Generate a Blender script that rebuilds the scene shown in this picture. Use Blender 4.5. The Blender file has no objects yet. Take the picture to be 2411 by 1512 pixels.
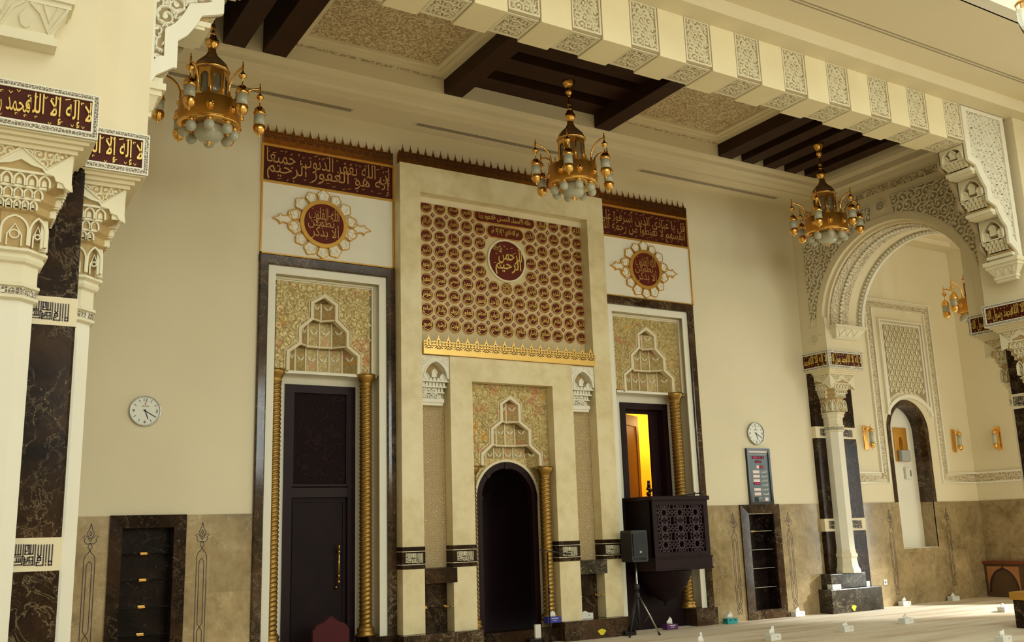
import bpy, bmesh, math, random, unicodedata
from mathutils import Vector, Matrix
random.seed(7)
PI = math.pi
sin, cos = math.sin, math.cos
SC = bpy.context.scene
COL = SC.collection

# ------------------------------------------------------------------ camera
cam_d = bpy.data.cameras.new('camera')
cam_d.sensor_width = 36.0
cam_d.lens = 2293.74 / 2411 * 36.0
cam_d.clip_end = 200
cam = bpy.data.objects.new('camera', cam_d)
COL.objects.link(cam)
_yaw, _pit, _rol = 0.55095, 0.21396, -0.032008
_f = Vector((sin(_yaw) * cos(_pit), cos(_yaw) * cos(_pit), sin(_pit)))
_r = Vector((cos(_yaw), -sin(_yaw), 0))
_u = _r.cross(_f)
_r2 = _r * cos(_rol) + _u * sin(_rol)
_u2 = -_r * sin(_rol) + _u * cos(_rol)
cam.matrix_world = Matrix(((_r2.x, _u2.x, -_f.x, 0), (_r2.y, _u2.y, -_f.y, 0), (_r2.z, _u2.z, -_f.z, 1.6), (0, 0, 0, 1)))
SC.camera = cam

# ------------------------------------------------------------------ world, lights, exposure
SC.view_settings.view_transform = 'Standard'
SC.view_settings.look = 'None'
SC.view_settings.gamma = 1.0
SC.view_settings.use_curve_mapping = False
SC.view_settings.exposure = 0.14
world = bpy.data.worlds.new('world')
SC.world = world
world.use_nodes = True
_bg = world.node_tree.nodes['Background']
_bg.inputs[0].default_value = (0.92, 1.0, 0.95, 1)
_bg.inputs[1].default_value = 0.5


def area(name, loc, target, sx, sy, power, col=(1, 1, 1), spread=PI):
    d = bpy.data.lights.new(name, 'AREA')
    d.shape = 'RECTANGLE'
    d.size, d.size_y = sx, sy
    d.energy = power
    d.color = col
    d.spread = spread
    o = bpy.data.objects.new(name, d)
    COL.objects.link(o)
    o.location = loc
    o.rotation_euler = (Vector(target) - Vector(loc)).to_track_quat('-Z', 'Y').to_euler()
    return o


# daylight entering through the dome over the middle of the hall and through the side windows; the front lights are added fill
area('dome_daylight', (7.5, -1.0, 11.3), (7.5, 1.0, 0), 12, 8, 640, (0.92, 1.0, 0.95))
for _x, _p in ((-7, 200), (-1, 220), (5, 240), (11, 240), (17, 240)):  # added area lights behind the viewer, set to brighten the back wall
    area('front_fill_light', (_x, -12.5, 5.9), (_x, 0, 5.0), 2.0, 3.6, _p, (0.91, 1.0, 0.95))
for _y, _z, _w, _h, _p in ((3.1, 2.5, 2.1, 3.7, 80), (6.1, 4.7, 1.7, 4.5, 100), (9.0, 1.8, 1.7, 3.5, 80)):
    area('side_window_daylight', (19.75, _y, _z), (0, _y + 2.0, _z - .4), _w, _h, _p, (0.93, 1.0, 0.97))
_sp = bpy.data.lights.new('sun_through_window', 'SPOT')
_sp.energy = 9000
_sp.spot_size = math.radians(26)
_sp.spot_blend = 0.55
_sp.shadow_soft_size = 0.25
_sp.color = (0.94, 1.0, 1.0)
_so = bpy.data.objects.new('sun_through_window', _sp)
COL.objects.link(_so)
_so.location = (23.5, 6.0, 5.2)
_so.rotation_euler = (Vector((16.6, 10.6, 0)) - Vector(_so.location)).to_track_quat('-Z', 'Y').to_euler()

# ------------------------------------------------------------------ materials


def srgb(r, g, b):
    def c(v):
        v /= 255.0
        return v / 12.92 if v <= 0.04045 else ((v + 0.055) / 1.055) ** 2.4
    return (c(r), c(g), c(b), 1)


class N:
    """small node-tree writer"""

    def __init__(s, name):
        s.m = bpy.data.materials.new(name)
        s.m.use_nodes = True
        s.t = s.m.node_tree
        s.b = s.t.nodes['Principled BSDF']
        s.pos = s.t.nodes.new('ShaderNodeNewGeometry').outputs['Position']

    def n(s, kind, **kw):
        o = s.t.nodes.new('ShaderNode' + kind)
        for k, v in kw.items():
            if k.startswith('_'):
                setattr(o, k[1:], v)
            else:
                o.inputs[k.replace('__', ' ')].default_value = v
        return o

    def l(s, a, b):
        s.t.links.new(a, b)

    def map(s, scale=(1, 1, 1), rot=(0, 0, 0)):
        o = s.n('Mapping')
        o.inputs['Scale'].default_value = scale
        o.inputs['Rotation'].default_value = rot
        s.l(s.pos, o.inputs['Vector'])
        return o.outputs[0]

    def noise(s, scale, detail=2.0, rough=0.5, vec=None, dist=0.0):
        o = s.n('TexNoise', Scale=scale, Detail=detail, Roughness=rough, Distortion=dist)
        s.l(vec if vec is not None else s.pos, o.inputs['Vector'])
        return o.outputs['Fac']

    def math(s, op, a, b=None, c=None):
        o = s.n('Math', _operation=op)
        for i, v in enumerate((a, b, c)):
            if v is None:
                continue
            if isinstance(v, (int, float)):
                o.inputs[i].default_value = v
            else:
                s.l(v, o.inputs[i])
        return o.outputs[0]

    def ramp(s, fac, stops):
        o = s.n('ValToRGB')
        e = o.color_ramp.elements
        while len(e) < len(stops):
            e.new(0.5)
        for i, (p, c) in enumerate(stops):
            e[i].position = p
            e[i].color = c if len(c) == 4 else (*c, 1)
        s.l(fac, o.inputs[0])
        return o.outputs[0]

    def mix(s, fac, a, b, mode='MIX'):
        o = s.n('Mix', _data_type='RGBA', _blend_type=mode)
        for i, v in ((0, fac), (6, a), (7, b)):
            if isinstance(v, (int, float)):
                o.inputs[i].default_value = v
            elif isinstance(v, tuple):
                o.inputs[i].default_value = v
            else:
                s.l(v, o.inputs[i])
        return o.outputs[2]

    def bump(s, h, strength=0.3, dist=0.02):
        o = s.n('Bump', Strength=strength, Distance=dist)
        s.l(h, o.inputs['Height'])
        s.l(o.outputs[0], s.b.inputs['Normal'])

    def set(s, col=None, rough=None, metal=None, coat=None, spec=None):
        for k, v in (('Base Color', col), ('Roughness', rough), ('Metallic', metal), ('Coat Weight', coat), ('Specular IOR Level', spec)):
            if v is None:
                continue
            if isinstance(v, (int, float, tuple)):
                s.b.inputs[k].default_value = v
            else:
                s.l(v, s.b.inputs[k])
        return s


def plain(name, col, rough=0.5, metal=0.0, coat=0.0, var=0.06, nscale=3.0, bump=0.0, spec=0.5):
    n = N(name)
    f = n.noise(nscale, 4.0)
    lo = tuple(c * (1 - var) for c in col[:3]) + (1,)
    hi = tuple(min(1, c * (1 + var)) for c in col[:3]) + (1,)
    n.set(n.ramp(f, [(0.3, lo), (0.7, hi)]), rough, metal, coat, spec)
    if bump:
        n.bump(n.noise(nscale * 30, 3.0), bump, 0.005)
    return n.m


M = {}
M['plaster'] = plain('cream_plaster', srgb(232, 219, 186), 0.75, var=0.03, nscale=0.8, bump=0.05)
M['ivory'] = plain('ivory_stucco', srgb(232, 222, 190), 0.6, var=0.03, nscale=2)
M['ivory2'] = plain('warm_ivory_stucco', srgb(230, 216, 180), 0.6, var=0.03, nscale=2)
M['white'] = plain('white_gypsum', srgb(238, 232, 212), 0.55, var=0.02)
M['ceil'] = plain('ceiling_paint', srgb(230, 216, 182), 0.8, var=0.02, nscale=0.6)
M['beamcream'] = plain('cream_beam_stone', srgb(244, 230, 190), 0.6, var=0.04, nscale=1.2)
M['maroon'] = plain('maroon_ground', srgb(74, 24, 6), 0.55, spec=.2, var=0.12, nscale=9)
M['maroon2'] = plain('maroon_medallion', srgb(98, 30, 12), 0.55, spec=.25, var=0.15, nscale=9)
M['gilt'] = plain('gilt_lettering', srgb(224, 190, 104), 0.32, 0.55, var=0.08, nscale=20)
M['giltdull'] = plain('dull_gilt_lettering', srgb(196, 146, 84), 0.42, 0.4, var=0.1, nscale=20)
M['gold'] = plain('polished_gold', srgb(240, 188, 104), 0.16, 1.0, var=0.06, nscale=6)
M['goldsatin'] = plain('satin_gold_sheet', srgb(222, 160, 66), 0.36, 0.7, var=0.06, nscale=6)
M['brass'] = plain('aged_brass', srgb(176, 118, 56), 0.3, 1.0, var=0.2, nscale=14)
M['goldcol'] = plain('gilded_column_gold', srgb(166, 130, 66), 0.38, 0.85, var=0.15, nscale=10)
M['goldpaint'] = plain('gold_trim', srgb(210, 160, 70), 0.4, 0.6, var=0.1)
M['bronze'] = plain('bronze_cap', srgb(178, 144, 96), 0.36, 0.8, var=0.1)
M['darkwood'] = plain('dark_stained_wood', srgb(36, 17, 20), 0.45, spec=0.2, var=0.2, nscale=4)
M['blackwood'] = plain('near_black_wood', srgb(26, 11, 14), 0.5, spec=0.15, var=0.2)
M['beamwood'] = plain('brown_beam_wood', srgb(50, 27, 12), 0.55, spec=.2, var=0.2, nscale=4)
M['orangewood'] = plain('honey_wood', srgb(112, 58, 22), 0.4, var=0.15)
M['glass'] = plain('frosted_glass', srgb(186, 184, 160), 0.25, var=0.04, coat=0.4)
M['smokeglass'] = plain('smoked_lantern_glass', srgb(120, 112, 88), 0.2, var=0.06, coat=0.4)
M['black'] = plain('black_plastic', srgb(26, 27, 28), 0.45, var=0.1)
M['blackgloss'] = plain('black_gloss', srgb(22, 22, 22), 0.15, var=0.05)
M['steel'] = plain('brushed_steel', srgb(180, 180, 176), 0.25, 1.0)
M['chrome'] = plain('clock_chrome', srgb(190, 190, 186), 0.12, 1.0)
M['dial'] = plain('clock_dial', srgb(236, 236, 222), 0.5, var=0.01)
M['ink'] = plain('black_ink', srgb(24, 24, 24), 0.6)
M['redink'] = plain('red_ink', srgb(200, 80, 60), 0.6)
M['paper'] = plain('white_tissue', srgb(244, 242, 232), 0.8, var=0.02)
M['card'] = plain('white_card', srgb(226, 224, 214), 0.65, var=0.02)
M['cardgrey'] = plain('grey_print', srgb(120, 116, 104), 0.7)
M['teal'] = plain('teal_card', srgb(28, 150, 150), 0.6)
M['blue'] = plain('blue_card', srgb(52, 56, 160), 0.6)
M['purple'] = plain('purple_card', srgb(86, 32, 96), 0.6)
M['red'] = plain('red_card', srgb(190, 60, 40), 0.6)
M['yellow'] = plain('yellow_card', srgb(222, 204, 40), 0.6)
M['crimson'] = plain('crimson_velvet', srgb(74, 14, 22), 0.85)
M['slate'] = plain('slate_board', srgb(84, 98, 100), 0.3)
M['screenwhite'] = plain('pale_window', srgb(240, 214, 206), 0.4)
M['roomyellow'] = plain('yellow_room_paint', srgb(250, 206, 60), 0.8)
M['rail'] = plain('red_brown_rail', srgb(120, 58, 26), 0.5)
M['screenwood'] = plain('brown_screen_wood', srgb(92, 66, 38), 0.55)
M['orangepanel'] = plain('orange_carved_panel', srgb(180, 120, 70), 0.6, var=0.3, nscale=40)
M['trough'] = plain('recessed_ground', srgb(168, 148, 112), 0.8, var=0.08, nscale=12)  # darker backing: grey-brown ground tone with some recess shade put into the colour
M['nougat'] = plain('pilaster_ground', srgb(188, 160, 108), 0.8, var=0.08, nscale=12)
M['lead'] = plain('dark_inlay', srgb(52, 36, 40), 0.4)
M['grille'] = plain('dark_slot', srgb(62, 52, 48), 0.6)
M['offwhite'] = plain('offwhite_plastic', srgb(226, 222, 208), 0.5, var=0.01)
M['greyplastic'] = plain('grey_plastic', srgb(168, 168, 160), 0.5, var=0.01)


def clear_glass():
    n = N('clear_glass')
    n.set((0.94, 0.97, 0.95, 1), 0.02)
    n.b.inputs['Transmission Weight'].default_value = 1.0
    n.b.inputs['IOR'].default_value = 1.3
    return n.m


M['clear'] = clear_glass()


def lamp_red():
    n = N('red_led_digits')
    n.set((0.5, 0.01, 0.08, 1), 0.4)
    n.b.inputs['Emission Color'].default_value = (0.95, 0.02, 0.2, 1)
    n.b.inputs['Emission Strength'].default_value = 0.45
    return n.m


M['led'] = lamp_red()


def marble_dark(name='emperador_marble', base=((18, 12, 8), (44, 29, 18), (70, 48, 28)), vein=(150, 130, 98), rough=0.2, spec=0.12):
    n = N(name)
    w = n.noise(1.6, 5.0, 0.62, dist=0.8)
    w2 = n.noise(7.0, 6.0, 0.7, dist=0.5)
    f = n.math('ADD', n.math('MULTIPLY', w, 0.65), n.math('MULTIPLY', w2, 0.35))
    c = n.ramp(f, [(0.36, srgb(*base[0])), (0.5, srgb(*base[1])), (0.68, srgb(*base[2]))])
    v = n.noise(2.4, 8.0, 0.66, dist=1.4)
    line = n.math('ABSOLUTE', n.math('SUBTRACT', v, 0.5))
    k = n.ramp(line, [(0.0, (1, 1, 1, 1)), (0.012, (0, 0, 0, 1))])
    gate = n.ramp(n.noise(1.1, 3.0), [(0.45, (0, 0, 0, 1)), (0.62, (1, 1, 1, 1))])
    c = n.mix(n.math('MULTIPLY', n.math('MULTIPLY', k, gate), 0.75), c, srgb(*vein))
    sp = n.ramp(n.noise(16.0, 2.0, 0.5, dist=1.0), [(0.70, (0, 0, 0, 1)), (0.76, (1, 1, 1, 1))])
    c = n.mix(n.math('MULTIPLY', sp, 0.5), c, srgb(*vein))
    v2 = n.noise(6.5, 7.0, 0.62, dist=1.8)
    k2 = n.ramp(n.math('ABSOLUTE', n.math('SUBTRACT', v2, 0.52)), [(0.0, (1, 1, 1, 1)), (0.010, (0, 0, 0, 1))])
    g2 = n.ramp(n.noise(2.3, 3.0), [(0.48, (0, 0, 0, 1)), (0.60, (1, 1, 1, 1))])
    c = n.mix(n.math('MULTIPLY', n.math('MULTIPLY', k2, g2), 0.55), c, srgb(*vein))
    sp2 = n.ramp(n.noise(34.0, 2.0, 0.6, dist=0.6), [(0.71, (0, 0, 0, 1)), (0.75, (1, 1, 1, 1))])
    c = n.mix(n.math('MULTIPLY', sp2, 0.35), c, srgb(*vein))
    n.set(c, rough, spec=spec)
    return n.m


M['marble'] = marble_dark()
M['marble2'] = marble_dark('emperador_frame_marble', ((30, 21, 14), (64, 46, 31), (92, 68, 46)), (180, 160, 126), 0.10, 0.32)
M['marblegrey'] = marble_dark('grey_brown_plinth_marble', ((30, 25, 19), (58, 49, 38), (86, 74, 58)), (196, 184, 156), 0.14, 0.25)


def beige_marble():
    n = N('beige_wainscot_marble')
    f = n.noise(1.0, 6.0, 0.65, dist=0.6)
    g = n.noise(9.0, 4.0, 0.6)
    h = n.math('ADD', n.math('MULTIPLY', f, 0.7), n.math('MULTIPLY', g, 0.3))
    c = n.ramp(h, [(0.36, srgb(132, 112, 76)), (0.52, srgb(172, 148, 106)), (0.7, srgb(200, 178, 136))])
    v = n.math('ABSOLUTE', n.math('SUBTRACT', n.noise(1.7, 7.0, 0.6, dist=1.0), 0.5))
    k = n.ramp(v, [(0.0, (1, 1, 1, 1)), (0.01, (0, 0, 0, 1))])
    c = n.mix(n.math('MULTIPLY', k, 0.3), c, srgb(222, 206, 170))
    # slab joints and slab-to-slab tone
    s = n.n('SeparateXYZ')
    n.l(n.pos, s.inputs[0])
    u = n.math('ADD', s.outputs['X'], s.outputs['Y'])
    cell = n.n('CombineXYZ')
    n.l(n.math('FLOOR', n.math('DIVIDE', u, 0.62)), cell.inputs[0])
    n.l(n.math('FLOOR', n.math('DIVIDE', s.outputs['Z'], 0.98)), cell.inputs[1])
    wn = n.n('TexWhiteNoise', _noise_dimensions='3D')
    n.l(cell.outputs[0], wn.inputs['Vector'])
    tone = n.ramp(wn.outputs['Value'], [(0, (0.84, 0.84, 0.84, 1)), (1, (1.06, 1.06, 1.06, 1))])
    c = n.mix(1.0, c, tone, 'MULTIPLY')
    n.set(c, 0.17, coat=0.15)
    return n.m


M['wainscot'] = beige_marble()


def limestone():
    n = N('honey_limestone')
    f = n.noise(1.3, 6.0, 0.6, dist=0.4)
    g = n.noise(6.0, 5.0, 0.6)
    h = n.math('ADD', n.math('MULTIPLY', f, 0.6), n.math('MULTIPLY', g, 0.4))
    c = n.ramp(h, [(0.36, srgb(212, 194, 146)), (0.52, srgb(230, 214, 170)), (0.68, srgb(238, 224, 186))])
    n.set(c, 0.34)
    return n.m


M['lime'] = limestone()


def worm(name, scale, freq, hi, lo, rough=0.6, bump=0.6, pink=None, metal=0.0, vec=None):
    """curling carved relief: contour lines of a noise field"""
    n = N(name)
    a = n.noise(scale, 1.0, 0.4, dist=0.6)
    w = n.math('SINE', n.math('MULTIPLY', a, freq * 2 * PI))
    h = n.ramp(w, [(0.28, (0, 0, 0, 1)), (0.62, (1, 1, 1, 1))])
    hn = n.n('Math', _operation='MULTIPLY')
    hn.inputs[1].default_value = 0.5
    n.l(n.math('ADD', w, 1.0), hn.inputs[0])
    h = n.ramp(hn.outputs[0], [(0.3, (0, 0, 0, 1)), (0.6, (1, 1, 1, 1))])
    c = n.mix(h, srgb(*lo), srgb(*hi))  # hollows darker than ridges: dingy ground colour plus some painted-in recess shade
    if pink:
        for i, (pc, th, sc) in enumerate(pink):
            g = n.ramp(n.noise(sc, 3.0, 0.6, dist=1.0), [(th, (0, 0, 0, 1)), (th + 0.06, (1, 1, 1, 1))])
            c = n.mix(n.math('MULTIPLY', g, 0.75), c, srgb(*pc))
    n.set(c, rough, metal)
    n.bump(h, bump, 0.02)
    return n.m


M['stucco_fine'] = worm('fine_arabesque_stucco', 13.0, 4.0, (226, 206, 164), (176, 152, 112))
M['stucco_strip'] = worm('narrow_arabesque_strip', 15.0, 3.4, (228, 212, 174), (168, 150, 116), bump=0.5)
M['stucco_tiny'] = worm('tiny_arabesque', 24.0, 3.6, (232, 218, 186), (172, 154, 120), bump=0.5)
M['gildstucco'] = worm('gilded_arabesque', 16.0, 2.6, (206, 186, 128), (180, 156, 98), 0.4, 0.45,
                       [((200, 140, 98), 0.58, 4.0), ((214, 164, 74), 0.60, 2.6)], 0.25)
M['gildfacet'] = worm('gilded_facets', 30.0, 2.0, (190, 168, 112), (168, 144, 88), 0.4, 0.3,
                      [((194, 140, 98), 0.56, 3.4), ((206, 158, 72), 0.60, 2.6)], 0.25)
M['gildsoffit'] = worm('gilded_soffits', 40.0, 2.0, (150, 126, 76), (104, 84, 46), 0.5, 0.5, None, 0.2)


def girih(name, scale, line, ground):
    n = N(name)
    o = n.n('TexVoronoi', _feature='DISTANCE_TO_EDGE', Scale=scale)
    o.inputs['Randomness'].default_value = 0.75
    n.l(n.pos, o.inputs['Vector'])
    h = n.ramp(o.outputs['Distance'], [(0.06, (1, 1, 1, 1)), (0.11, (0, 0, 0, 1))])
    n.set(n.mix(h, srgb(*ground), srgb(*line)), 0.6)
    n.bump(h, 0.6, 0.01)
    return n.m


M['giltrim'] = plain('pale_gilt_rim', srgb(206, 166, 96), 0.45, 0.3, var=0.1)
M['goldband'] = plain('yellow_gold_band', srgb(236, 198, 118), 0.34, 0.9, var=0.06)
M['namesground'] = plain('names_ground', srgb(214, 194, 148), 0.6, var=0.04)
M['diamond'] = plain('dusty_gold_pink', srgb(196, 150, 110), 0.5, 0.2)
M['girih'] = girih('interlaced_lattice', 44.0, (222, 204, 166), (168, 138, 86))
M['girihwood'] = girih('carved_wood_lattice', 11.0, (34, 18, 21), (23, 11, 13))
M['girihwood'].node_tree.nodes['Principled BSDF'].inputs['Specular IOR Level'].default_value = 0.1
M['bandlattice'] = girih('small_lattice_border', 46.0, (236, 228, 204), (124, 112, 94))


def carpet():
    n = N('prayer_carpet')
    v = n.map((0.35, 3.2, 1))
    f = n.noise(1.0, 5.0, 0.6, vec=v)
    g = n.noise(60.0, 2.0)
    h = n.math('ADD', n.math('MULTIPLY', f, 0.85), n.math('MULTIPLY', g, 0.15))
    c = n.ramp(h, [(0.38, srgb(204, 180, 148)), (0.52, srgb(228, 212, 184)), (0.62, srgb(236, 224, 200))])
    n.set(c, 0.95)
    n.bump(n.noise(220.0, 2.0), 0.5, 0.01)
    return n.m


M['carpet'] = carpet()

# ------------------------------------------------------------------ mesh helpers


class MB:
    def __init__(s):
        s.v, s.f, s.sm, s.mi = [], [], [], []

    def add(s, vs, fs, smooth=False, m=0, T=None):
        o = len(s.v)
        s.v += [T(*p) for p in vs] if T else [tuple(p) for p in vs]
        for f in fs:
            s.f.append([i + o for i in f])
            s.sm.append(smooth)
            s.mi.append(m)
        return s

    def box(s, x0, x1, y0, y1, z0, z1, T=None, m=0):
        vs = [(x, y, z) for x in (x0, x1) for y in (y0, y1) for z in (z0, z1)]
        return s.add(vs, [(0, 1, 3, 2), (4, 6, 7, 5), (0, 4, 5, 1), (2, 3, 7, 6), (0, 2, 6, 4), (1, 5, 7, 3)], T=T, m=m)

    def bbox(s, x0, x1, y0, y1, z0, z1, b=0.01, T=None, m=0):
        """box with chamfered upright and level edges"""
        cx, cy, cz = (x0 + x1) / 2, (y0 + y1) / 2, (z0 + z1) / 2
        hx, hy, hz = (x1 - x0) / 2, (y1 - y0) / 2, (z1 - z0) / 2
        b = min(b, hx * .9, hy * .9, hz * .9)
        bm = bmesh.new()
        bmesh.ops.create_cube(bm, size=2)
        for v in bm.verts:
            v.co = Vector((cx + v.co.x * hx, cy + v.co.y * hy, cz + v.co.z * hz))
        bmesh.ops.bevel(bm, geom=bm.edges[:], offset=b, segments=2, affect='EDGES', profile=0.5)
        bm.verts.ensure_lookup_table()
        s.add([tuple(v.co) for v in bm.verts], [[v.index for v in f.verts] for f in bm.faces], T=T, m=m)
        bm.free()
        return s

    def prism(s, poly, c0, c1, T=None, m=0, smooth=False):
        n = len(poly)
        vs = [(a, b, c0) for a, b in poly] + [(a, b, c1) for a, b in poly]
        s.add(vs, [list(range(n - 1, -1, -1)), list(range(n, 2 * n))], T=T, m=m)
        o = len(s.v) - 2 * n
        for i in range(n):
            j = (i + 1) % n
            s.f.append([o + i, o + j, o + n + j, o + n + i])
            s.sm.append(smooth)
            s.mi.append(m)
        return s

    def ring(s, outer, inner, c0, c1, T=None, m=0):
        """plate with a hole; both loops have the same number of points"""
        n = len(outer)
        vs = [(a, b, c0) for a, b in outer] + [(a, b, c0) for a, b in inner] + [(a, b, c1) for a, b in outer] + [(a, b, c1) for a, b in inner]
        fs = []
        for i in range(n):
            j = (i + 1) % n
            fs += [(i, j, n + j, n + i), (2 * n + i, 3 * n + i, 3 * n + j, 2 * n + j), (i, 2 * n + i, 2 * n + j, j), (n + i, n + j, 3 * n + j, 3 * n + i)]
        return s.add(vs, fs, T=T, m=m)

    def frame(s, x0, x1, z0, z1, w, c0, c1, T=None, m=0):
        o = [(x0, z0), (x1, z0), (x1, z1), (x0, z1)]
        i = [(x0 + w, z0 + w), (x1 - w, z0 + w), (x1 - w, z1 - w), (x0 + w, z1 - w)]
        return s.ring(o, i, c0, c1, T=T, m=m)

    def lathe(s, prof, c=(0, 0, 0), n=24, T=None, m=0, smooth=True, rot=0.0, cap=True):
        vs, fs = [], []
        k = len(prof)
        for r, z in prof:
            for i in range(n):
                a = rot + 2 * PI * i / n
                vs.append((c[0] + r * cos(a), c[1] + r * sin(a), c[2] + z))
        for j in range(k - 1):
            for i in range(n):
                q = (i + 1) % n
                fs.append((j * n + i, j * n + q, (j + 1) * n + q, (j + 1) * n + i))
        s.add(vs, fs, smooth, m, T)
        if cap:
            o = len(s.v) - k * n
            for j, rev in ((0, True), (k - 1, False)):
                if prof[j][0] > 1e-4:
                    lo = [o + j * n + i for i in range(n)]
                    s.f.append(lo[::-1] if rev else lo)
                    s.sm.append(False)
                    s.mi.append(m)
        return s

    def tube(s, path, r, n=8, T=None, m=0):
        P = [Vector(p) for p in path]
        vs, fs = [], []
        up = Vector((0, 0, 1))
        for i, p in enumerate(P):
            d = (P[min(i + 1, len(P) - 1)] - P[max(i - 1, 0)]).normalized()
            if abs(d.dot(up)) > 0.95:
                up = Vector((1, 0, 0)) if abs(d.x) < 0.9 else Vector((0, 1, 0))
            a = d.cross(up).normalized()
            b = a.cross(d)
            rr = r[i] if isinstance(r, (list, tuple)) else r
            for k in range(n):
                t = 2 * PI * k / n
                vs.append(tuple(p + a * cos(t) * rr + b * sin(t) * rr))
        for i in range(len(P) - 1):
            for k in range(n):
                q = (k + 1) % n
                fs.append((i * n + k, i * n + q, (i + 1) * n + q, (i + 1) * n + k))
        fs += [list(range(n))[::-1], [(len(P) - 1) * n + k for k in range(n)]]
        return s.add(vs, fs, True, m, T)

    def sphere(s, c, r, n=12, T=None, m=0, sz=1.0):
        prof = [(max(1e-5, r * sin(PI * i / n)), -r * sz * cos(PI * i / n)) for i in range(n + 1)]
        return s.lathe(prof, c, n + 4, T, m, cap=False)

    def ridge(s, path, w, h, T, m=0):
        """raised moulding strip with a rounded top following a 2-d path on a face"""
        k = len(path)
        vs = []
        for i, (a, b) in enumerate(path):
            a0, b0 = path[max(i - 1, 0)]
            a1, b1 = path[min(i + 1, k - 1)]
            dx, dy = a1 - a0, b1 - b0
            L = math.hypot(dx, dy) or 1
            nx, ny = -dy / L, dx / L
            ww = w[i] if isinstance(w, list) else w
            for t, hh in ((-1, 0), (-.45, h), (.45, h), (1, 0)):
                vs.append((a + nx * ww * t / 2, b + ny * ww * t / 2, hh))
        fs = []
        for i in range(k - 1):
            for q in range(3):
                fs.append((i * 4 + q, i * 4 + q + 1, i * 4 + 5 + q, i * 4 + 4 + q))
        return s.add(vs, fs, True, m, T)

    def band(s, path, w, c0, c1, T=None, m=0, closed=False):
        """square-edged strip of width w following a 2-d path, from depth c0 to c1"""
        k = len(path)
        L, R = [], []
        for i, (a, b) in enumerate(path):
            if closed:
                a0, b0 = path[(i - 1) % k]
                a1, b1 = path[(i + 1) % k]
            else:
                a0, b0 = path[max(i - 1, 0)]
                a1, b1 = path[min(i + 1, k - 1)]
            dx, dy = a1 - a0, b1 - b0
            D = math.hypot(dx, dy) or 1
            nx, ny = -dy / D * w / 2, dx / D * w / 2
            L.append((a + nx, b + ny))
            R.append((a - nx, b - ny))
        if closed:
            return s.ring(L, R, c0, c1, T, m)
        vs = [(a, b, c0) for a, b in L] + [(a, b, c0) for a, b in R] + [(a, b, c1) for a, b in L] + [(a, b, c1) for a, b in R]
        fs = [(0, k, 3 * k, 2 * k), (k - 1, 3 * k - 1, 4 * k - 1, 2 * k - 1)]
        for i in range(k - 1):
            fs += [(i, i + 1, k + i + 1, k + i), (2 * k + i, 3 * k + i, 3 * k + i + 1, 2 * k + i + 1), (i, 2 * k + i, 2 * k + i + 1, i + 1), (k + i, k + i + 1, 3 * k + i + 1, 3 * k + i)]
        return s.add(vs, fs, m=m, T=T)

    def build(s, name, mat, parent=None, recalc=True):
        off = wloc(parent) if parent else Vector((0, 0, 0))
        me = bpy.data.meshes.new(name)
        me.from_pydata([(x - off.x, y - off.y, z - off.z) for x, y, z in s.v], [], s.f)
        for i, mm in enumerate(mat if isinstance(mat, (list, tuple)) else [mat]):
            me.materials.append(mm)
        me.polygons.foreach_set('use_smooth', s.sm)
        me.polygons.foreach_set('material_index', s.mi)
        if recalc and len(s.f) < 60000:
            bm = bmesh.new()
            bm.from_mesh(me)
            bmesh.ops.recalc_face_normals(bm, faces=bm.faces[:])
            bm.to_mesh(me)
            bm.free()
        me.update()
        o = bpy.data.objects.new(name, me)
        COL.objects.link(o)
        if parent:
            o.parent = parent
        return o


def wloc(o):
    v = Vector((0, 0, 0))
    while o:
        v = v + o.location
        o = o.parent
    return v


def tag(o, label=None, cat=None, group=None, kind=None):
    for k, v in (('label', label), ('category', cat), ('group', group), ('kind', kind)):
        if v:
            o[k] = v
    return o


def thing(name, label, cat, loc, group=None):
    o = bpy.data.objects.new(name, None)
    o.empty_display_size = 0.1
    COL.objects.link(o)
    o.location = loc
    return tag(o, label, cat, group)


def solo(mb, name, mat, label, cat, group=None, kind=None, at=None):
    """a thing that is one mesh; its origin is put at the foot of it"""
    if at is None:
        xs, ys, zs = zip(*mb.v)
        at = ((min(xs) + max(xs)) / 2, (min(ys) + max(ys)) / 2, min(zs))
    h = bpy.data.objects.new('t', None)
    h.location = at
    o = mb.build(name, mat, h)
    o.parent = None
    o.location = at
    bpy.data.objects.remove(h)
    return tag(o, label, cat, group, kind)


def struct(mb, name, mat, label=None, cat=None):
    o = mb.build(name, mat)
    return tag(o, label, cat, None, 'structure')


def copy_tree(o, parent=None):
    c = o.copy()
    COL.objects.link(c)
    if parent:
        c.parent = parent
    for ch in list(o.children):
        copy_tree(ch, c)
    return c


def FY(x, y, z):      # frame on a face that looks towards -Y (the qibla wall); a right, b up, c out
    return lambda a, b, c: (x + a, y - c, z + b)


def FX(x, y, z):      # frame on a face that looks towards -X; a right, b up, c out
    return lambda a, b, c: (x - c, y - a, z + b)


def FXp(x, y, z):     # face that looks towards +X
    return lambda a, b, c: (x + c, y + a, z + b)


def FD(x, y, z):      # soffit that looks down; a along +X, b along +Y
    return lambda a, b, c: (x + a, y + b, z - c)


def FU(x, y, z):      # top that looks up; a along +X, b along +Y
    return lambda a, b, c: (x + a, y + b, z + c)


def arc(cx, cz, r, a0, a1, n=24, sx=1.0):
    return [(cx + r * sx * cos(a0 + (a1 - a0) * i / n), cz + r * sin(a0 + (a1 - a0) * i / n)) for i in range(n + 1)]


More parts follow.
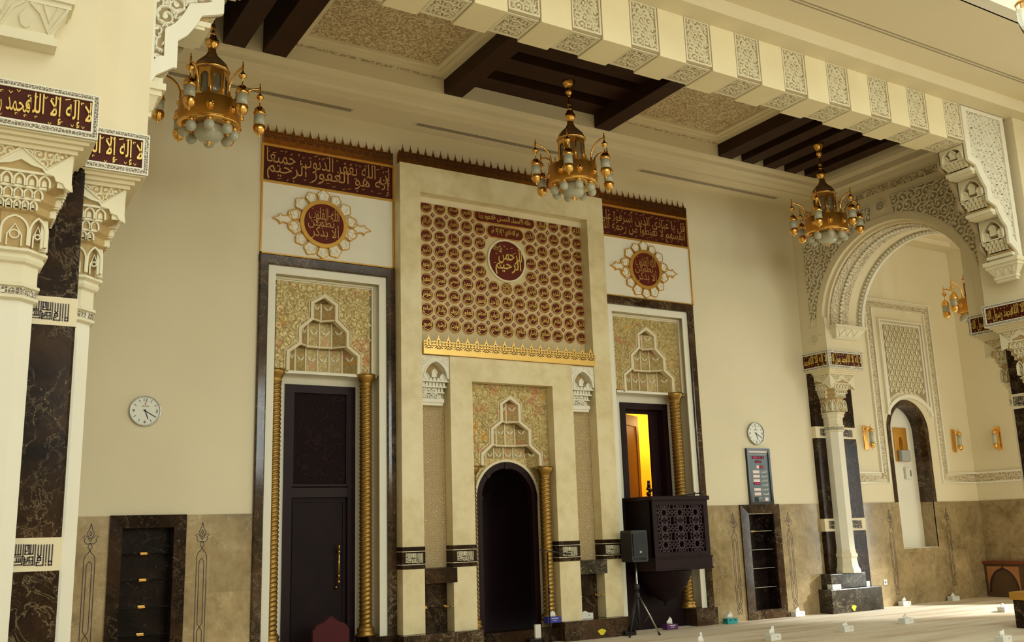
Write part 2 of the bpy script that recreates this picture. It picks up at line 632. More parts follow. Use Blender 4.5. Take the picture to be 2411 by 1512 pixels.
def ogive(cx, z0, hw, h, n=8):
    """pointed arch outline from the left foot over the tip to the right foot (springing z0)"""
    R = (hw * hw + h * h) / (2 * hw)
    tmax = math.atan2(h, R - hw)
    left = [(cx - hw + R - R * cos(tmax * i / n), z0 + R * sin(tmax * i / n)) for i in range(n + 1)]
    return left + [(2 * cx - a, b) for a, b in left[-2::-1]]


def inside(poly, x, y):
    c = False
    n = len(poly)
    for i in range(n):
        x0, y0 = poly[i]
        x1, y1 = poly[i - 1]
        if (y0 > y) != (y1 > y) and x < (x1 - x0) * (y - y0) / (y1 - y0) + x0:
            c = not c
    return c


def scrolls(mb, poly, cell, T, h=0.02, w=0.18, seed=1, m=0, turns=1.45, leaf=True, margin=0.0):
    """packed tendril scrolls carved over a polygon"""
    rnd = random.Random(seed)
    xs = [p[0] for p in poly]
    ys = [p[1] for p in poly]
    row = 0
    y = min(ys) + cell * 0.45
    while y < max(ys) + cell * .3:
        x = min(xs) + cell * (0.45 if row % 2 == 0 else 0.95) - cell * 0.5
        col = 0
        while x < max(xs) + cell * .6:
            cx, cy = x + rnd.uniform(-.06, .06) * cell, y + rnd.uniform(-.06, .06) * cell
            sg = 1 if (row + col) % 2 else -1
            a0 = rnd.uniform(0, 2 * PI)
            N_ = 22
            path = []
            for i in range(N_ + 1):
                t = i / N_
                r = cell * (0.60 * (1 - t) ** 0.9 + 0.12)
                a = a0 + sg * t * turns * 2 * PI
                path.append((cx + r * cos(a), cy + r * sin(a)))
            run = []
            for p in path + [None]:
                if p is not None and inside(poly, *p):
                    run.append(p)
                else:
                    if len(run) > 2:
                        mb.ridge(run, w * cell, h * rnd.uniform(.86, 1.1), T, m)
                    run = []
            if leaf and inside(poly, cx, cy):
                b = a0 + sg * turns * 2 * PI
                pts = []
                for i in range(10):
                    q = 2 * PI * i / 10
                    r = cell * 0.15 * (1 + 0.5 * cos(q))
                    pts.append((cx + r * cos(q + b), cy + r * sin(q + b)))
                mb.prism(pts, 0, h * rnd.uniform(.6, .8), T, m)
            # side leaves
            for k in range(3):
                q = rnd.uniform(0, 2 * PI)
                lx, ly = cx + cell * .5 * cos(q), cy + cell * .5 * sin(q)
                tip = (lx + cell * .24 * cos(q + 1.9), ly + cell * .24 * sin(q + 1.9))
                if inside(poly, lx, ly) and inside(poly, *tip):
                    mx, my = (lx + tip[0]) / 2 + cell * .07 * cos(q), (ly + tip[1]) / 2 + cell * .07 * sin(q)
                    mb.ridge([(lx, ly), (mx, my), tip], [w * cell * 1.1, w * cell * 1.3, w * cell * .2], h * rnd.uniform(.55, .85), T, m)
            x += cell
            col += 1
        y += cell * 0.9
        row += 1
    return mb


# ------------------------------------------------------------------ Arabic lettering
FORMS = {}
for _c in range(0xFE80, 0xFEFD):
    _d = unicodedata.decomposition(chr(_c)).split()
    if _d:
        FORMS.setdefault(''.join(chr(int(h, 16)) for h in _d[1:]), {})[_d[0][1:-1]] = chr(_c)


def shape(s):
    toks, i = [], 0
    while i < len(s):
        if len(s[i:i + 2]) == 2 and s[i:i + 2] in FORMS:
            toks.append(s[i:i + 2])
            i += 2
        else:
            toks.append(s[i])
            i += 1
    nx = lambda t: t in FORMS and 'initial' in FORMS[t]
    pv = lambda t: t in FORMS and 'final' in FORMS[t]
    out = []
    for k, t in enumerate(toks):
        p = k > 0 and nx(toks[k - 1]) and pv(t)
        n = k + 1 < len(toks) and nx(t) and pv(toks[k + 1])
        if t in FORMS:
            key = 'medial' if p and n else 'final' if p else 'initial' if n else 'isolated'
            out.append(FORMS[t].get(key, FORMS[t].get('isolated', t)))
        else:
            out.append(t)
    return ''.join(reversed(out))


_TX = {}


def text_geo(s, bold=0.0, arabic=True, res=2):
    key = (s, bold, res)
    if key not in _TX:
        c = bpy.data.curves.new('t', 'FONT')
        c.body = shape(s) if arabic else s
        c.resolution_u = res
        c.offset = bold
        c.extrude = 0.5
        o = bpy.data.objects.new('t', c)
        COL.objects.link(o)
        dg = bpy.context.evaluated_depsgraph_get()
        me = bpy.data.meshes.new_from_object(o.evaluated_get(dg))
        vs = [tuple(v.co) for v in me.vertices]
        fs = [list(p.vertices) for p in me.polygons]
        bpy.data.objects.remove(o)
        bpy.data.curves.remove(c)
        bpy.data.meshes.remove(me)
        par = list(range(len(vs)))

        def find(i):
            while par[i] != i:
                par[i] = par[par[i]]
                i = par[i]
            return i
        for f in fs:
            a = find(f[0])
            for q in f[1:]:
                par[find(q)] = a
        ids = {}
        isl = [ids.setdefault(find(i), len(ids)) for i in range(len(vs))]
        _TX[key] = (vs, fs, isl)
    return _TX[key]


def lettering(mb, s, cx, cz, w, h, T, dep=0.008, bold=0.02, arabic=True, m=0, shear=0.0, res=2):
    """write s, fitted to a w x h box centred on (cx, cz) of the face frame T, raised by dep"""
    vs, fs, isl = text_geo(s, bold, arabic, res)
    if not vs:
        return mb
    x0, x1 = min(v[0] for v in vs), max(v[0] for v in vs)
    y0, y1 = min(v[1] for v in vs), max(v[1] for v in vs)
    kx, ky = w / max(x1 - x0, 1e-6), h / max(y1 - y0, 1e-6)
    out = []
    for (x, y, z), k in zip(vs, isl):
        a = (x - (x0 + x1) / 2) * kx
        b = (y - (y0 + y1) / 2) * ky
        out.append((cx + a + shear * b, cz + b, dep * (1 + .07 * (k % 5)) if z > 0 else 0.0))
    return mb.add(out, fs, m=m, T=T)


def vowel_marks(mb, x0, x1, z0, z1, n, size, T, dep=0.008, m=0, seed=3):
    """the small vowel strokes that fill the gaps of a calligraphic line"""
    rnd = random.Random(seed)
    for i in range(n):
        x = x0 + (x1 - x0) * (i + rnd.uniform(.2, .8)) / n
        z = z0 + (z1 - z0) * rnd.random()
        k = rnd.randrange(3)
        if k == 0:
            p = [(x - size, z - size * .25), (x + size, z + size * .35)]
        elif k == 1:
            p = [(x - size * .6, z + size * .5), (x, z - size * .5), (x + size * .6, z + size * .5)]
        else:
            p = [(x + size * .5 * cos(q), z + size * .5 * sin(q)) for q in (0.3, 1.4, 2.6, 3.8, 4.6)]
        mb.band(p, size * .34, 0, dep, T, m)
    return mb


SHAHADA = 'لا إله إلا الله محمد رسول الله'
KUFIC = [  # strokes of the square lettering, in a 0..36 x 0..19 grid
    [(35, 17), (35, 4)], [(32.5, 17), (32.5, 4)], [(32.5, 3.6), (35, 3.6), (35, .6), (32.5, .6), (32.5, 3.6)],
    [(30.2, 17), (30.2, 3)], [(30.2, 1.2), (30.2, .6)], [(28, 17), (28, .6), (22.6, .6), (22.6, 3), (24.6, 3)],
    [(25.7, 17), (25.7, 9)], [(23.4, 17), (23.4, 9), (24.5, 7.4), (25.7, 9)], [(23.3, 6.9), (25.8, 6.9), (25.8, 4.6), (23.3, 4.6), (23.3, 6.9)],
    [(21, 17.4), (21, 1)], [(19.2, 17.4), (19.2, 10), (12.8, 10), (12.8, 17.4), (14.9, 17.4), (14.9, 14.2)],
    [(17.2, 17.4), (17.2, 10)], [(15.9, 17.4), (15.9, 10)], [(12.8, 12.6), (14.6, 12.6)],
    [(11.2, 17.8), (11.2, 8.2), (0.6, 8.2)], [(9.2, 17.8), (9.2, 9.8), (.8, 9.8), (.8, 18), (3, 18), (3, 14.4)], [(7.2, 17.8), (7.2, 9.8)], [(5.2, 17.8), (5.2, 9.8)], [(.8, 12.6), (2.8, 12.6)],
    [(12.4, 7.6), (12.4, 4.4), (15, 4.4), (15, 7.4)], [(12.4, 6), (13.6, 6)], [(16.4, 7.6), (19.4, 7.6), (19.4, 4.6), (16.4, 4.6), (16.4, 7.6)],
    [(19.4, 4.6), (19.4, 1.2), (12.4, 1.2), (12.4, 3), (14.4, 3)], [(16.4, 3), (17.6, 3)],
    [(10.8, 7), (10.8, 1.6), (4.8, 1.6)], [(9.4, 6.6), (9.4, 4), (3.8, 4)], [(7.8, 6.6), (7.8, 4)], [(6.2, 6.6), (6.2, 4)],
    [(3.6, 6.6), (3.6, 2), (.4, 2)], [(.6, 6.6), (3.6, 6.6)], [(.6, 6.6), (.6, 4), (3.6, 4)],
]


def kufic(mb, x0, z0, w, h, T, dep=0.004, m=0):
    t = w / 36 * 1.05
    for st in KUFIC:
        P = [(x0 + a / 36 * w, z0 + b / 19 * h) for a, b in st]
        for (a0, b0), (a1, b1) in zip(P, P[1:]):
            D = math.hypot(a1 - a0, b1 - b0) or 1
            dx, dz = (a1 - a0) / D * t / 2, (b1 - b0) / D * t / 2
            mb.band([(a0 - dx, b0 - dz), (a1 + dx, b1 + dz)], t, 0, dep, T, m)
    return mb


def holes_wall(mb, x0, x1, z0, z1, y0, y1, holes, axis='Y'):
    """a wall slab (thickness y0..y1) with rectangular openings"""
    xs = sorted({x0, x1, *[h[0] for h in holes], *[h[1] for h in holes]})
    zs = sorted({z0, z1, *[h[2] for h in holes], *[h[3] for h in holes]})
    xs = [x for x in xs if x0 <= x <= x1]
    zs = [z for z in zs if z0 <= z <= z1]
    for a0, a1 in zip(xs, xs[1:]):
        run = None
        for b0, b1 in zip(zs, zs[1:]):
            mx, mz = (a0 + a1) / 2, (b0 + b1) / 2
            solid = not any(h[0] < mx < h[1] and h[2] < mz < h[3] for h in holes)
            if solid:
                run = (run[0], b1) if run else (b0, b1)
            if (not solid or b1 == zs[-1]) and run:
                if axis == 'Y':
                    mb.box(a0, a1, y0, y1, run[0], run[1])
                else:
                    mb.box(y0, y1, a0, a1, run[0], run[1])
                run = None
    return mb

# ================================================================== SETTING
W = 12.85          # face of the prayer-niche wall
CX = 7.745         # its axis
XA = 14.45         # face of the arch wall on the right
XR = 19.37         # side wall beyond the arch

struct(MB().box(-12, 23.5, -13, 13.3, -0.12, 0), 'floor', M['carpet'], 'beige prayer carpet with faint rows of darker streaks', 'carpet')

LB = (3.945, 5.70, 0.0, 5.32)      # left door bay
RB = (9.79, 11.545, 0.0, 5.32)     # right pulpit bay
LN = (2.225, 2.835, 0.15, 1.81)    # left shelf niche
RN = (12.65, 13.26, 0.15, 1.79)
BN = (16.62, 17.98, 1.05, 3.96)    # round-headed niche beyond the arch
MH = (7.02, 8.46, 0.0, 3.83)       # prayer niche
mb = holes_wall(MB(), -12, 19.6, 0, 8.3, W, W + 0.42, [LB, RB, LN, RN, BN, MH])
struct(mb, 'wall_back', M['plaster'], 'tall cream plaster wall carrying the prayer niche', 'wall')

# beige marble dado
mb = MB()
for x0, x1, hs in ((-12, 3.82, [(2.08, 2.985, 0, 2)]), (11.68, 14.46, [(12.44, 13.395, 0, 2)]), (15.62, XR, [(16.75, 17.85, BN[2], 2.2)])):
    holes_wall(mb, x0, x1, 0, 1.95, W - 0.018, W + 0.01, hs)
struct(mb, 'trim_1', M['wainscot'], 'polished beige marble dado along the back wall', 'dado')
struct(MB().box(XR - .018, XR + .01, 11.0, W - .02, 0, 1.95), 'trim_2', M['wainscot'], 'beige marble dado on the side wall beyond the arch', 'dado')

# side wall beyond the arch, with the tall window openings that let the daylight in
mb = holes_wall(MB(), -3.0, W, 0, 8.0, XR, XR + .3, [(8.1, 9.9, 0.0, 3.6), (2.0, 4.2, 0.6, 4.4), (5.2, 7.0, 2.4, 7.0)], axis='X')
struct(mb, 'wall_right', M['plaster'], 'cream side wall beyond the arch', 'wall')

# arch wall between the bay and the side aisle
AC_Y, AC_Z = 10.72, 5.23
poly = [(W, 4.80), (W, 8.3), (8.6, 8.3), (8.6, 4.80)]
poly += [(AC_Y - 1.58, 4.80)] + [(a, b) for a, b in arc(AC_Y, AC_Z, 1.58, PI, 0, 40)] + [(AC_Y + 1.58, 4.80)]
TX_ = lambda a, b, c: (c, a, b)
mb = MB().prism(poly, XA, XA + 1.1, TX_)
struct(mb, 'wall_arch', M['ivory2'], 'ivory arch wall with a horseshoe opening to the side aisle', 'wall')

# ceiling of the bay : slab, cornices and coffers
mb = MB()
mb.box(0.9, 14.6, 8.4, 12.0, 8.55, 8.75)
mb.box(XA + 1.0, XR + .3, 7, W, 7.62, 7.8)
struct(mb, 'ceiling', M['ceil'], 'plain cream ceiling above the coffers', 'ceiling')
prof = [(W + .02, 7.76), (12.24, 7.76), (12.24, 7.785), (12.10, 7.80), (12.07, 7.84), (11.97, 7.86), (11.95, 7.92), (11.88, 7.94), (11.85, 7.97), (11.85, 8.6), (W + .02, 8.6)]
mb = MB().prism(prof, 0.9, XA + .05, lambda a, b, c: (c, a, b))
struct(mb, 'trim_3', M['ceil'], 'stepped cream cornice above the prayer niche wall', 'cornice')
prof = [(XA + .02, 7.60), (14.43, 7.60), (14.41, 7.68), (14.36, 7.72), (14.36, 7.83), (14.31, 7.90), (14.30, 7.97), (14.30, 8.6), (XA + .02, 8.6)]
mb = MB().prism(prof, 8.5, 11.9, lambda a, b, c: (a, c, b))
struct(mb, 'trim_4', M['ceil'], 'stepped cream cornice above the arch', 'cornice')
prof = [(W + .02, 7.42), (12.5, 7.42), (12.47, 7.50), (12.3, 7.54), (12.26, 7.64), (W + .02, 7.64)]
mb = MB().prism(prof, XA + 1.1, XR, lambda a, b, c: (c, a, b))
prof = [(XR, 7.425), (XR - .35, 7.425), (XR - .4, 7.545), (XR - .6, 7.645), (XR, 7.645)]
mb.prism(prof, 8.0, W - .002, lambda a, b, c: (a, c, b))
struct(mb, 'trim_5', M['ceil'], 'cream cornice of the side aisle beyond the arch', 'cornice')


def carved_ceiling(x0, x1, label):
    t = thing('carved_ceiling_panel', label, 'ceiling panel', ((x0 + x1) / 2, 10.2, 8.19), 'carved ceiling panels between the coffers')
    mb = MB()
    # stepped border along the long wall side and both flanks
    for i, (d0, d1, z0) in enumerate(((0, .07, 8.19), (.07, .14, 8.225), (.14, .22, 8.25))):
        mb.box(x0 + d0, x1 - d0, 11.85 - d1, 11.85 - d0, z0, 8.54)
        mb.box(x0 + d0, x0 + d1, 8.5, 11.85 - d1, z0, 8.54)
        mb.box(x1 - d1, x1 - d0, 8.5, 11.85 - d1, z0, 8.54)
    mb.build('border', M['ivory2'], t)
    mb = MB()
    mb.box(x0 + .02, x1 - .02, 11.785, 11.852, 8.186, 8.2)
    mb.build('fretted_edge', M['stucco_strip'], t)
    MB().box(x0 + .2, x1 - .2, 8.5, 11.65, 8.29, 8.54).build('carved_field', M['stucco_fine'], t)
    cx, cy = (x0 + x1) / 2, 10.05
    MB().lathe([(.085, .0), (.085, -.012), (.06, -.02), (.05, -.012), (.0001, -.012)], (cx, cy, 8.291), 20).build('air_outlet', M['greyplastic'], t)


carved_ceiling(3.83, 6.23, 'carved arabesque ceiling panel left of the middle wooden coffer')
carved_ceiling(9.27, 11.66, 'carved arabesque ceiling panel right of the middle wooden coffer')

# middle coffer : timber frame with slots, hanging below the ceiling
t = thing('timber_coffer', 'dark timber coffer frame above the middle chandelier', 'coffer', (CX, 10.2, 7.97))
MB().box(6.23, 6.53, 8.55, 11.848, 7.975, 8.54).build('side_beam', M['beamwood'], t)
MB().box(8.97, 9.27, 8.55, 11.848, 7.975, 8.54).build('side_beam', M['beamwood'], t)
mb = MB()
for y0, y1 in ((11.5, 11.85), (10.84, 11.24), (10.10, 10.60), (8.5, 9.45)):
    mb.box(6.53, 8.97, max(y0, 8.58), y1, 8.20, 8.54)
mb.box(6.53, 8.97, 9.45, 10.10, 8.20, 8.54)
mb.build('cross_boards', M['beamwood'], t)
MB().box(6.53, 8.97, 8.58, 11.84, 8.40, 8.54).build('slot_back', M['blackwood'], t)

# side coffers : parallel beams
BX = [(11.66, 11.98), (12.22, 12.51), (12.76, 13.05), (13.30, 13.58), (13.83, 14.11)]
names = ['first', 'second', 'third', 'fourth', 'fifth']
for i, (a, b) in enumerate(BX):
    solo(MB().box(a, b, 8.56, 11.85, 7.975, 8.5), 'ceiling_beam', M['beamwood'],
         '%s dark timber ceiling beam counted from the middle, above the right chandelier' % names[i], 'beam', 'timber beams of the right coffer')
for i, (a, b) in enumerate(BX[:4]):
    solo(MB().box(2 * CX - b, 2 * CX - a, 8.56, 11.85, 7.975, 8.5), 'ceiling_beam', M['beamwood'],
         '%s dark timber ceiling beam counted from the middle, above the left chandelier' % names[i], 'beam', 'timber beams of the left coffer')

# slot diffusers in the cornice soffit
for x0, x1, lab in ((1.75, 5.10, 'left long slot air vent in the cornice, behind the left chandelier'),
                    (6.09, 9.35, 'middle long slot air vent in the cornice, above the mihrab cresting'),
                    (10.43, 13.85, 'right long slot air vent in the cornice, left of the right chandelier')):
    t = thing('slot_vent', lab, 'air vent', ((x0 + x1) / 2, 12.57, 7.755), 'slot vents in the cornice')
    MB().frame(x0, x1, 12.49, 12.65, .02, 0, .008, FD(0, 0, 7.76)).build('rim', M['ceil'], t)
    mb = MB()
    for k in range(4):
        y = 12.515 + k * .031
        mb.box(x0 + .04, x1 - .04, y, y + .009, 7.756, 7.763)
    mb.build('slots', M['grille'], t)

# ------------------------------------------------------------------ big carved beam in front of the bay
YB0, YB1, ZB = 8.06, 8.54, 7.05
t = thing('carved_beam', 'big cream beam with carved panels crossing in front of the bay', 'beam', (CX, 8.3, ZB))
mb = MB().box(1.5, 13.9, YB0 + .04, YB1 - .02, ZB + .05, 8.6)
mb.build('core', M['ivory2'], t)
blk = MB()
P0 = .835
pan = []
for k in range(-7, 8):
    xc = CX + k * P0
    pan.append(xc)
for k in range(-6, 6):
    x0, x1 = CX + k * P0 + .215, CX + (k + 1) * P0 - .215
    b = MB().bbox(x0, x1, YB0 - .004, YB1 + .03, ZB, 7.68, .006)
    b.build('plain_block', M['beamcream'], t)
proto = None
for k in range(-6, 7):
    xc = CX + k * P0
    if proto is None:
        mb = MB()
        T = FY(xc, YB0 + .022, ZB + .03)
        mb.frame(-.20, .20, .02, .60, .022, 0, .02, T, 0)
        scrolls(mb, [(-.175, .045), (.175, .045), (.175, .575), (-.175, .575)], .105, T, .016, .15, 5)
        for s_ in (-1, 1):
            mb.ridge([(s_ * .09 + .045 * sin(q * 1.05) * s_, .05 + .52 * q / 12) for q in range(13)], .02, .02, T)
        mb.prism([(-.2, .0), (.2, .0), (.2, .62), (-.2, .62)], -.02, .002, T, 1)
        T = FD(xc, 8.06, ZB + .028)
        mb.frame(-.2, .2, .03, .47, .04, 0, .012, T, 0)
        scrolls(mb, [(-.16, .07), (.16, .07), (.16, .43), (-.16, .43)], .105, T, .016, .15, 9)
        mb.prism([(-.2, .02), (.2, .02), (.2, .47), (-.2, .47)], -.02, .002, T, 1)
        proto = mb.build('carved_panel', [M['ivory'], M['trough']], t)
        proto_x = xc
    else:
        c = proto.copy()
        COL.objects.link(c)
        c.location = (xc - proto_x, 0, 0)
# strip, fascia and ceiling in front of the beam
prof = [(YB0 + .02, 7.67), (7.78, 7.67), (7.78, 7.86), (7.4, 7.86), (7.4, 7.9), (7.37, 7.9), (7.37, 7.86), (7.35, 7.86), (7.35, 7.9), (7.32, 7.9), (7.32, 7.86), (6.36, 7.86), (6.36, 8.05), (YB0 + .02, 8.05)]
struct(MB().prism(prof, -3, 19.5, lambda a, b, c: (c, a, b)), 'ceiling_front', M['ceil'], 'flat cream ceiling strip with two slots in front of the carved beam', 'ceiling')
mb = MB().box(-3, 19.5, 7.368, 7.402, 7.885, 7.9).box(-3, 19.5, 7.318, 7.352, 7.885, 7.9)
struct(mb, 'trim_6', M['grille'], 'twin dark slot lines along the front ceiling', 'air slot')
struct(MB().box(-3, 19.5, 6.2, 6.38, 7.86, 11.5), 'wall_drum', M['white'], 'bright upstand of the dome opening in the top right corner', 'wall')

# ------------------------------------------------------------------ door bays


def marble_surround(x0, x1, label, cut=None):
    """mitred marble frame around a bay"""
    t = thing('marble_surround', label, 'door surround', ((x0 + x1) / 2, W, 0), 'marble surrounds of the bays')
    y0, y1 = W - .055, W + .02
    a0 = x0 if cut != 'L' else x0 + .0
    if cut != 'L':
        MB().bbox(x0, x0 + .135, y0, y1, 0, 5.49, .018).build('jamb', M['marble2'], t)
    if cut != 'R':
        MB().bbox(x1 - .135, x1, y0, y1, 0, 5.49, .018).build('jamb', M['marble2'], t)
    MB().bbox(a0, x1, y0 - .002, y1, 5.34, 5.49, .018).build('lintel', M['marble2'], t)
    mb = MB()
    mb.frame(x0 + .125, x1 - .125, -.4, 5.345, .12, 0, .1, lambda a, b, c: (a, W + .02 - c * .2 - .012, b))
    mb.build('ivory_border', M['white'], t)
    return t


def muqarnas_panel(parent, cx, y, x0, x1, z0, z1, tiers, apex, depth=.2, rim=.05):
    """gilded plate with a stepped opening; tiers = [(half width, z foot, z shoulder)] from the lowest up"""
    right = []
    for hw, za, zb in tiers:
        right += [(cx + hw, za), (cx + hw, zb)]
    out = right + [(cx, apex)] + [(2 * cx - a, b) for a, b in right[::-1]]
    T = lambda a, b, c: (a, y - c, b)
    plate = [(x1, z0)] + out[:0] + [(x1, z0), (x1, z1), (x0, z1), (x0, z0)] + out[::-1]
    plate = [(x1, z0), (x1, z1), (x0, z1), (x0, z0)] + out[::-1]
    MB().prism(plate, -.05, 0, T).build('gilded_field', M['gildstucco'], parent)
    mb = MB()
    mb.band(out, rim, -depth * .3, .028, T)
    outer2 = [(cx + (a - cx) * 1.0 + (.045 if a > cx + 1e-6 else (-.045 if a < cx - 1e-6 else 0)), b + .03) for a, b in out]
    mb.band(outer2, .012, -.01, .018, T)
    mb.build('stepped_rim', M['ivory2'], parent)
    # larger scrolls in relief on the field
    mb = MB()
    scrolls(mb, plate, (x1 - x0) / 11.0, T, .012, .13, 11)
    mb.build('gilded_scrolls', M['gildstucco'], parent)
    # concave tiers
    fac, ribs, tri = MB(), MB(), MB()
    plans = []
    for i, (hw, za, zb) in enumerate(tiers):
        n = (6, 4, 2)[i]
        d = depth * (1.0, .72, .5)[i]
        pts = []
        for k in range(n + 1):
            u = -1 + 2 * k / n
            pts.append((cx + hw * u, d * (1 - abs(u) ** (3.4 if n > 2 else 1.0))))
        plans.append(pts)
    for i, (hw, za, zb) in enumerate(tiers):
        pts = plans[i]
        top = tiers[i + 1][1] if i + 1 < len(tiers) else apex - .02
        bot = za - .02
        n = len(pts) - 1
        for k in range(n):
            (a0, d0), (a1, d1) = pts[k], pts[k + 1]
            fac.add([(a0, y + d0, bot), (a1, y + d1, bot), (a1, y + d1, top), (a0, y + d0, top)], [(0, 1, 2, 3)])
            # almond leaf on each facet
            mx, md = (a0 + a1) / 2, (d0 + d1) / 2
            wz = (a1 - a0) * .34
            zc = bot + (top - bot) * .62
            dx, dd = (a1 - a0), (d1 - d0)
            L = math.hypot(dx, dd)
            for s_ in (-1, 1):
                q = [(s_ * wz * u_, zc + wz * v_) for u_, v_ in ((.0, -.75), (.55, -.55), (1.0, .15), (.98, .55), (.62, .12), (.2, -.25))]
                fac.prism(q, 0, .012, m=1, T=lambda a, b, c, mx=mx, md=md, dx=dx / L, dd=dd / L: (mx + a * dx + c * dd, y + md + a * dd - c * dx, b))
        for k in range(1, n):
            a, d = pts[k]
            ribs.box(a - .011, a + .011, y + d - .0135 - .0003 * k, y + d + .01, bot, top)
        # soffit towards the next, shallower tier
        if i + 1 < len(tiers):
            nxt = plans[i + 1]
            poly = [(a, y + d, top) for a, d in pts] + [(a, y + d, top + .001) for a, d in nxt[::-1]]
            tri.add(poly, [list(range(len(poly)))])
            ribs.add([(a, y + d - .02, top - .012) for a, d in nxt] + [(a, y + d - .02, top + .014) for a, d in nxt],
                     [(k, k + 1, len(nxt) + k + 1, len(nxt) + k) for k in range(len(nxt) - 1)])
        # shoulder planes
        sh = tiers[i][2]
        for s_ in (-1, 1):
            inner = tiers[i + 1][0] if i + 1 < len(tiers) else 0.0
            tz = top if i + 1 < len(tiers) else apex
            pk = [p for p in pts if (p[0] - cx) * s_ >= inner - 1e-6]
            pk = sorted(pk, key=lambda p: -abs(p[0] - cx))
            o = (cx + s_ * hw, y, sh)
            c_ = (cx + s_ * inner, y, tz)
            if len(pk) >= 2:
                tri.add([o, c_, (pk[1][0], y + pk[1][1], sh + (tz - sh) * .25)], [(0, 1, 2)])
                if len(pk) >= 3:
                    tri.add([c_, (pk[1][0], y + pk[1][1], sh + (tz - sh) * .25), (pk[2][0], y + pk[2][1], sh + (tz - sh) * .55)], [(0, 1, 2)])
    fac.build('gilded_facets', [M['gildfacet'], M['ivory']], parent)
    tri.build('carved_soffits', M['gildsoffit'], parent)
    ribs.build('facet_ribs', M['ivory2'], parent)


def spiral_column(x, y, z0, z1, r, label):
    t = thing('spiral_column', label, 'column', (x, y, z0), 'gilded twisted columns')
    n, k = 26, 430 if z1 - z0 > 3 else 270
    vs, fs = [], []
    a0, a1 = z0 + .13, z1 - .17
    for j in range(k + 1):
        z = a0 + (a1 - a0) * j / k
        for i in range(n):
            q = 2 * PI * i / n
            rr = r * (.84 + .15 * abs(sin(q - (z - a0) * 52.0)))
            vs.append((x + rr * cos(q), y + rr * sin(q), z))
    for j in range(k):
        for i in range(n):
            fs.append((j * n + i, j * n + (i + 1) % n, (j + 1) * n + (i + 1) % n, (j + 1) * n + i))
    MB().add(vs, fs, True).build('twisted_shaft', M['goldcol'], t)
    MB().lathe([(r * 1.45, 0), (r * 1.45, .03), (r * 1.2, .05), (r * 1.35, .075), (r * 1.3, .1), (r * 1.0, .13), (r * .9, .14)], (x, y, z0), 24).build('base', M['goldcol'], t)
    MB().lathe([(r * .9, -.01), (r * 1.05, 0), (r * .95, .03), (r * 1.1, .06), (r * 1.45, .11), (r * 1.5, .14), (r * 1.5, .17)], (x, y, z1 - .17), 24).build('capital', M['goldcol'], t)
    return t


def bay_panel(sgn, label):
    """ivory field with mouldings and the gilded stepped niche over a door; sgn -1 left, +1 right"""
    f = (lambda x: x) if sgn < 0 else (lambda x: 2 * CX - x)
    cx = 4.82 if sgn < 0 else 10.69
    t = thing('gilded_niche_panel', label, 'niche panel', (cx, 12.97, 3.91), 'gilded stepped panels over the side doors')
    x0, x1 = cx - .70, cx + .70
    muqarnas_panel(t, cx, 12.97, x0, x1, 3.915, 5.165, [(.525, 3.895, 4.16), (.355, 4.285, 4.50), (.182, 4.655, 4.885)], 5.0, .27, .05)
    for w_, c1, d in ((.035, .03, 0.035), (.03, .015, .075)):
        T = lambda a, b, c: (a, 12.97 - c, b)
        o = [(x0 - d, 3.9), (x0 - d, 5.165 + d), (x1 + d, 5.165 + d), (x1 + d, 3.9)]
        MB().band(o, w_, -.03, c1, T).build('moulding', M['ivory2'], t)
    mb = MB()
    mb.box(x0 - .17, x0 - .02, 12.975, 13.19, 3.9, 5.17).box(x1 + .02, x1 + .17, 12.975, 13.19, 3.9, 5.17).box(x0 - .17, x1 + .17, 12.975, 13.25, 5.17, 5.34)
    mb.box(x0 - .169, x1 + .169, 13.262, 13.29, 3.9, 5.34)
    mb.box(x0 - .121, x1 + .121, 12.99, 13.262, 3.86, 3.9)
    mb.build('ivory_ground', M['white'], t)
    return t


marble_surround(3.82, 5.86, 'dark marble surround framing the tall closed door on the left')
marble_surround(9.63, 11.68, 'dark marble surround framing the pulpit doorway on the right', 'L')
bay_panel(-1, 'gilded stepped niche panel above the tall closed door')
bay_panel(1, 'gilded stepped niche panel above the lit pulpit doorway')
spiral_column(4.135, 13.0, .28, 3.9, .092, 'gold twisted column left of the tall closed door, half hidden by the jamb')
spiral_column(5.475, 13.0, .28, 3.9, .092, 'gold twisted column right of the tall closed door')
spiral_column(9.885, 13.05, .28, 3.9, .092, 'gold twisted column left of the lit pulpit doorway, mostly hidden')
spiral_column(11.275, 13.0, .28, 3.9, .10, 'gold twisted column right of the lit pulpit doorway')

# ivory back walls of the bays with their door openings, and marble steps
mb = holes_wall(MB(), 3.945, 5.70, 0, 3.9, 13.25, 13.4, [(4.36, 5.40, 0, 3.74)])
struct(mb, 'wall_recess_left', M['white'], 'ivory wall around the tall closed door', 'wall')
mb = holes_wall(MB(), 9.79, 11.545, 0, 3.9, 13.25, 13.4, [(10.248, 11.275, 0, 3.725)])
struct(mb, 'wall_recess_right', M['white'], 'ivory wall around the pulpit doorway', 'wall')
mb = MB().box(3.83, 4.33, 12.76, 13.25, 0, .28).box(5.42, 5.855, 12.76, 13.25, 0, .28)
struct(mb, 'trim_7', M['marble'], 'dark marble plinths beside the tall closed door', 'plinth')
mb = MB().box(11.215, 11.685, 12.74, 13.25, 0, .28)
struct(mb, 'trim_8', M['marble2'], 'dark marble plinth right of the pulpit', 'plinth')

